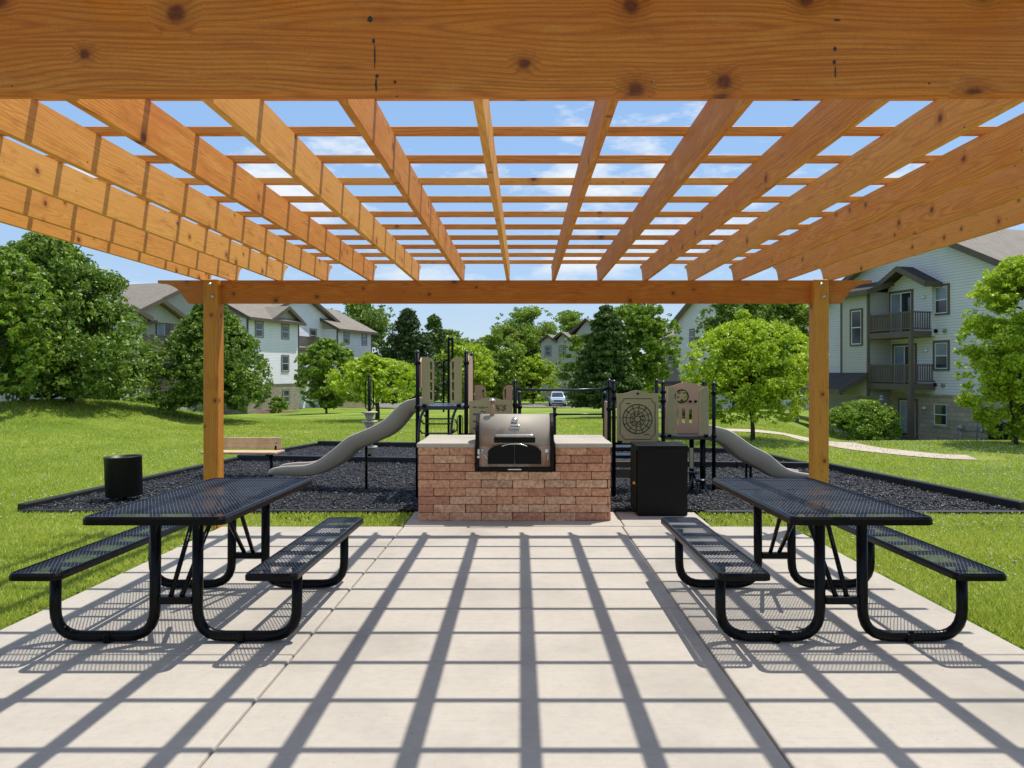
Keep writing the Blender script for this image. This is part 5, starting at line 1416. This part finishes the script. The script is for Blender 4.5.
i0 = np.arange(n)*6; T_ = [(0, 1, 4), (1, 2, 4), (2, 3, 4), (3, 0, 4), (1, 0, 5), (2, 1, 5), (3, 2, 5), (0, 3, 5)]
Ft = np.stack([np.stack([i0+a_ for a_ in t], -1) for t in T_], 1).reshape(-1, 3)
o = npobj('clover', V, Ft, M['clover'], k=3); tag(o, 'tiny white clover flowers dotted through the lawn', 'clover', kind='stuff')

# ------------------------------------------------------------------ light, sky, camera
S = Vector((.30, .246, 1.0)).normalized()
el = math.asin(S.z); az = math.atan2(S.x, S.y)
sd = bpy.data.lights.new('sun', 'SUN'); sd.energy = 5.0; sd.angle = R(.53); sd.color = (1.0, .955, .88)
so = bpy.data.objects.new('sun', sd); C.objects.link(so); so.rotation_mode = 'QUATERNION'; so.rotation_quaternion = S.to_track_quat('Z', 'Y'); so.location = (3, 3, 12)
w = bpy.data.worlds.new('World'); bpy.context.scene.world = w; w.use_nodes = True
nt = w.node_tree; nt.nodes.clear(); k = N(nt)
out = k.n('OutputWorld'); bg = k.n('Background'); sky = k.n('TexSky', sky_type='NISHITA')
sky.sun_disc = False; sky.sun_elevation = el; sky.sun_rotation = az; sky.altitude = 200; sky.air_density = 1.0; sky.dust_density = .4; sky.ozone_density = 2.0
tc = k.n('TexCoord').outputs['Generated']
sp = k.n('SeparateXYZ'); k.l(tc, sp.inputs[0])
zc_ = k.math('MAXIMUM', sp.outputs[2], .03); zc_ = k.math('ADD', zc_, .10)
cb = k.n('CombineXYZ'); k.l(k.math('DIVIDE', sp.outputs[0], zc_), cb.inputs[0]); k.l(k.math('DIVIDE', sp.outputs[1], zc_), cb.inputs[1])
nz = k.math('ADD', k.noise(k.mapping(tc, (1.0, 1.0, 2.6), (1.7, .4, .3)), 4.2, 10, .62), k.math('MULTIPLY', k.noise(k.mapping(tc, (1.0, 1.0, 2.0), (.2, 2.4, .1)), 1.6, 3), .35))
cm = k.ramp(nz, [(.70, 0.0), (.755, .55), (.82, 1.0)])
band = k.math('MULTIPLY', k.ramp(sp.outputs[2], [(.08, 0.0), (.15, 1.0)]), 1.0)
cm = k.math('MULTIPLY', cm, band)
_s = k.n('VectorMath', operation='SCALE'); _s.inputs[3].default_value = 8.0; k.l(k.ramp(sp.outputs[2], [(.0, (.60, .74, .90)), (.12, (.46, .66, .95)), (.28, (.36, .60, .98)), (.6, (.26, .49, .95))]), _s.inputs[0])
skyc = k.mix(.75, sky.outputs[0], _s.outputs[0])
c_ = k.mix(k.math('MULTIPLY', cm, .9), skyc, (7.6, 7.8, 8.0))
# unseen broken cloud high overhead, added to tune the fill light
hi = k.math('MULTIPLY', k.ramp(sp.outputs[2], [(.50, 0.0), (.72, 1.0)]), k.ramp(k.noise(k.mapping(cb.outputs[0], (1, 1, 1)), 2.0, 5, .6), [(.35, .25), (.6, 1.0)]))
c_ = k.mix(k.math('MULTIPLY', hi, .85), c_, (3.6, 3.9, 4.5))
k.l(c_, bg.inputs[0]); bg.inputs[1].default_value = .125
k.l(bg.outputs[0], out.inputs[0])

cam = bpy.data.cameras.new('camera'); co_ = bpy.data.objects.new('camera', cam); C.objects.link(co_)
cam.sensor_width = 36; cam.lens = F/1024*36; cam.shift_x = -(CX-512)/1024; cam.shift_y = -(384-CY)/1024
cam.clip_start = .05; cam.clip_end = 5000
co_.location = (0, 0, HC); co_.rotation_euler = (R(90), 0, 0)
sc = bpy.context.scene; sc.camera = co_
sc.view_settings.view_transform = 'Standard'; sc.view_settings.look = 'None'; sc.view_settings.exposure = 0
sc.render.engine = 'CYCLES'
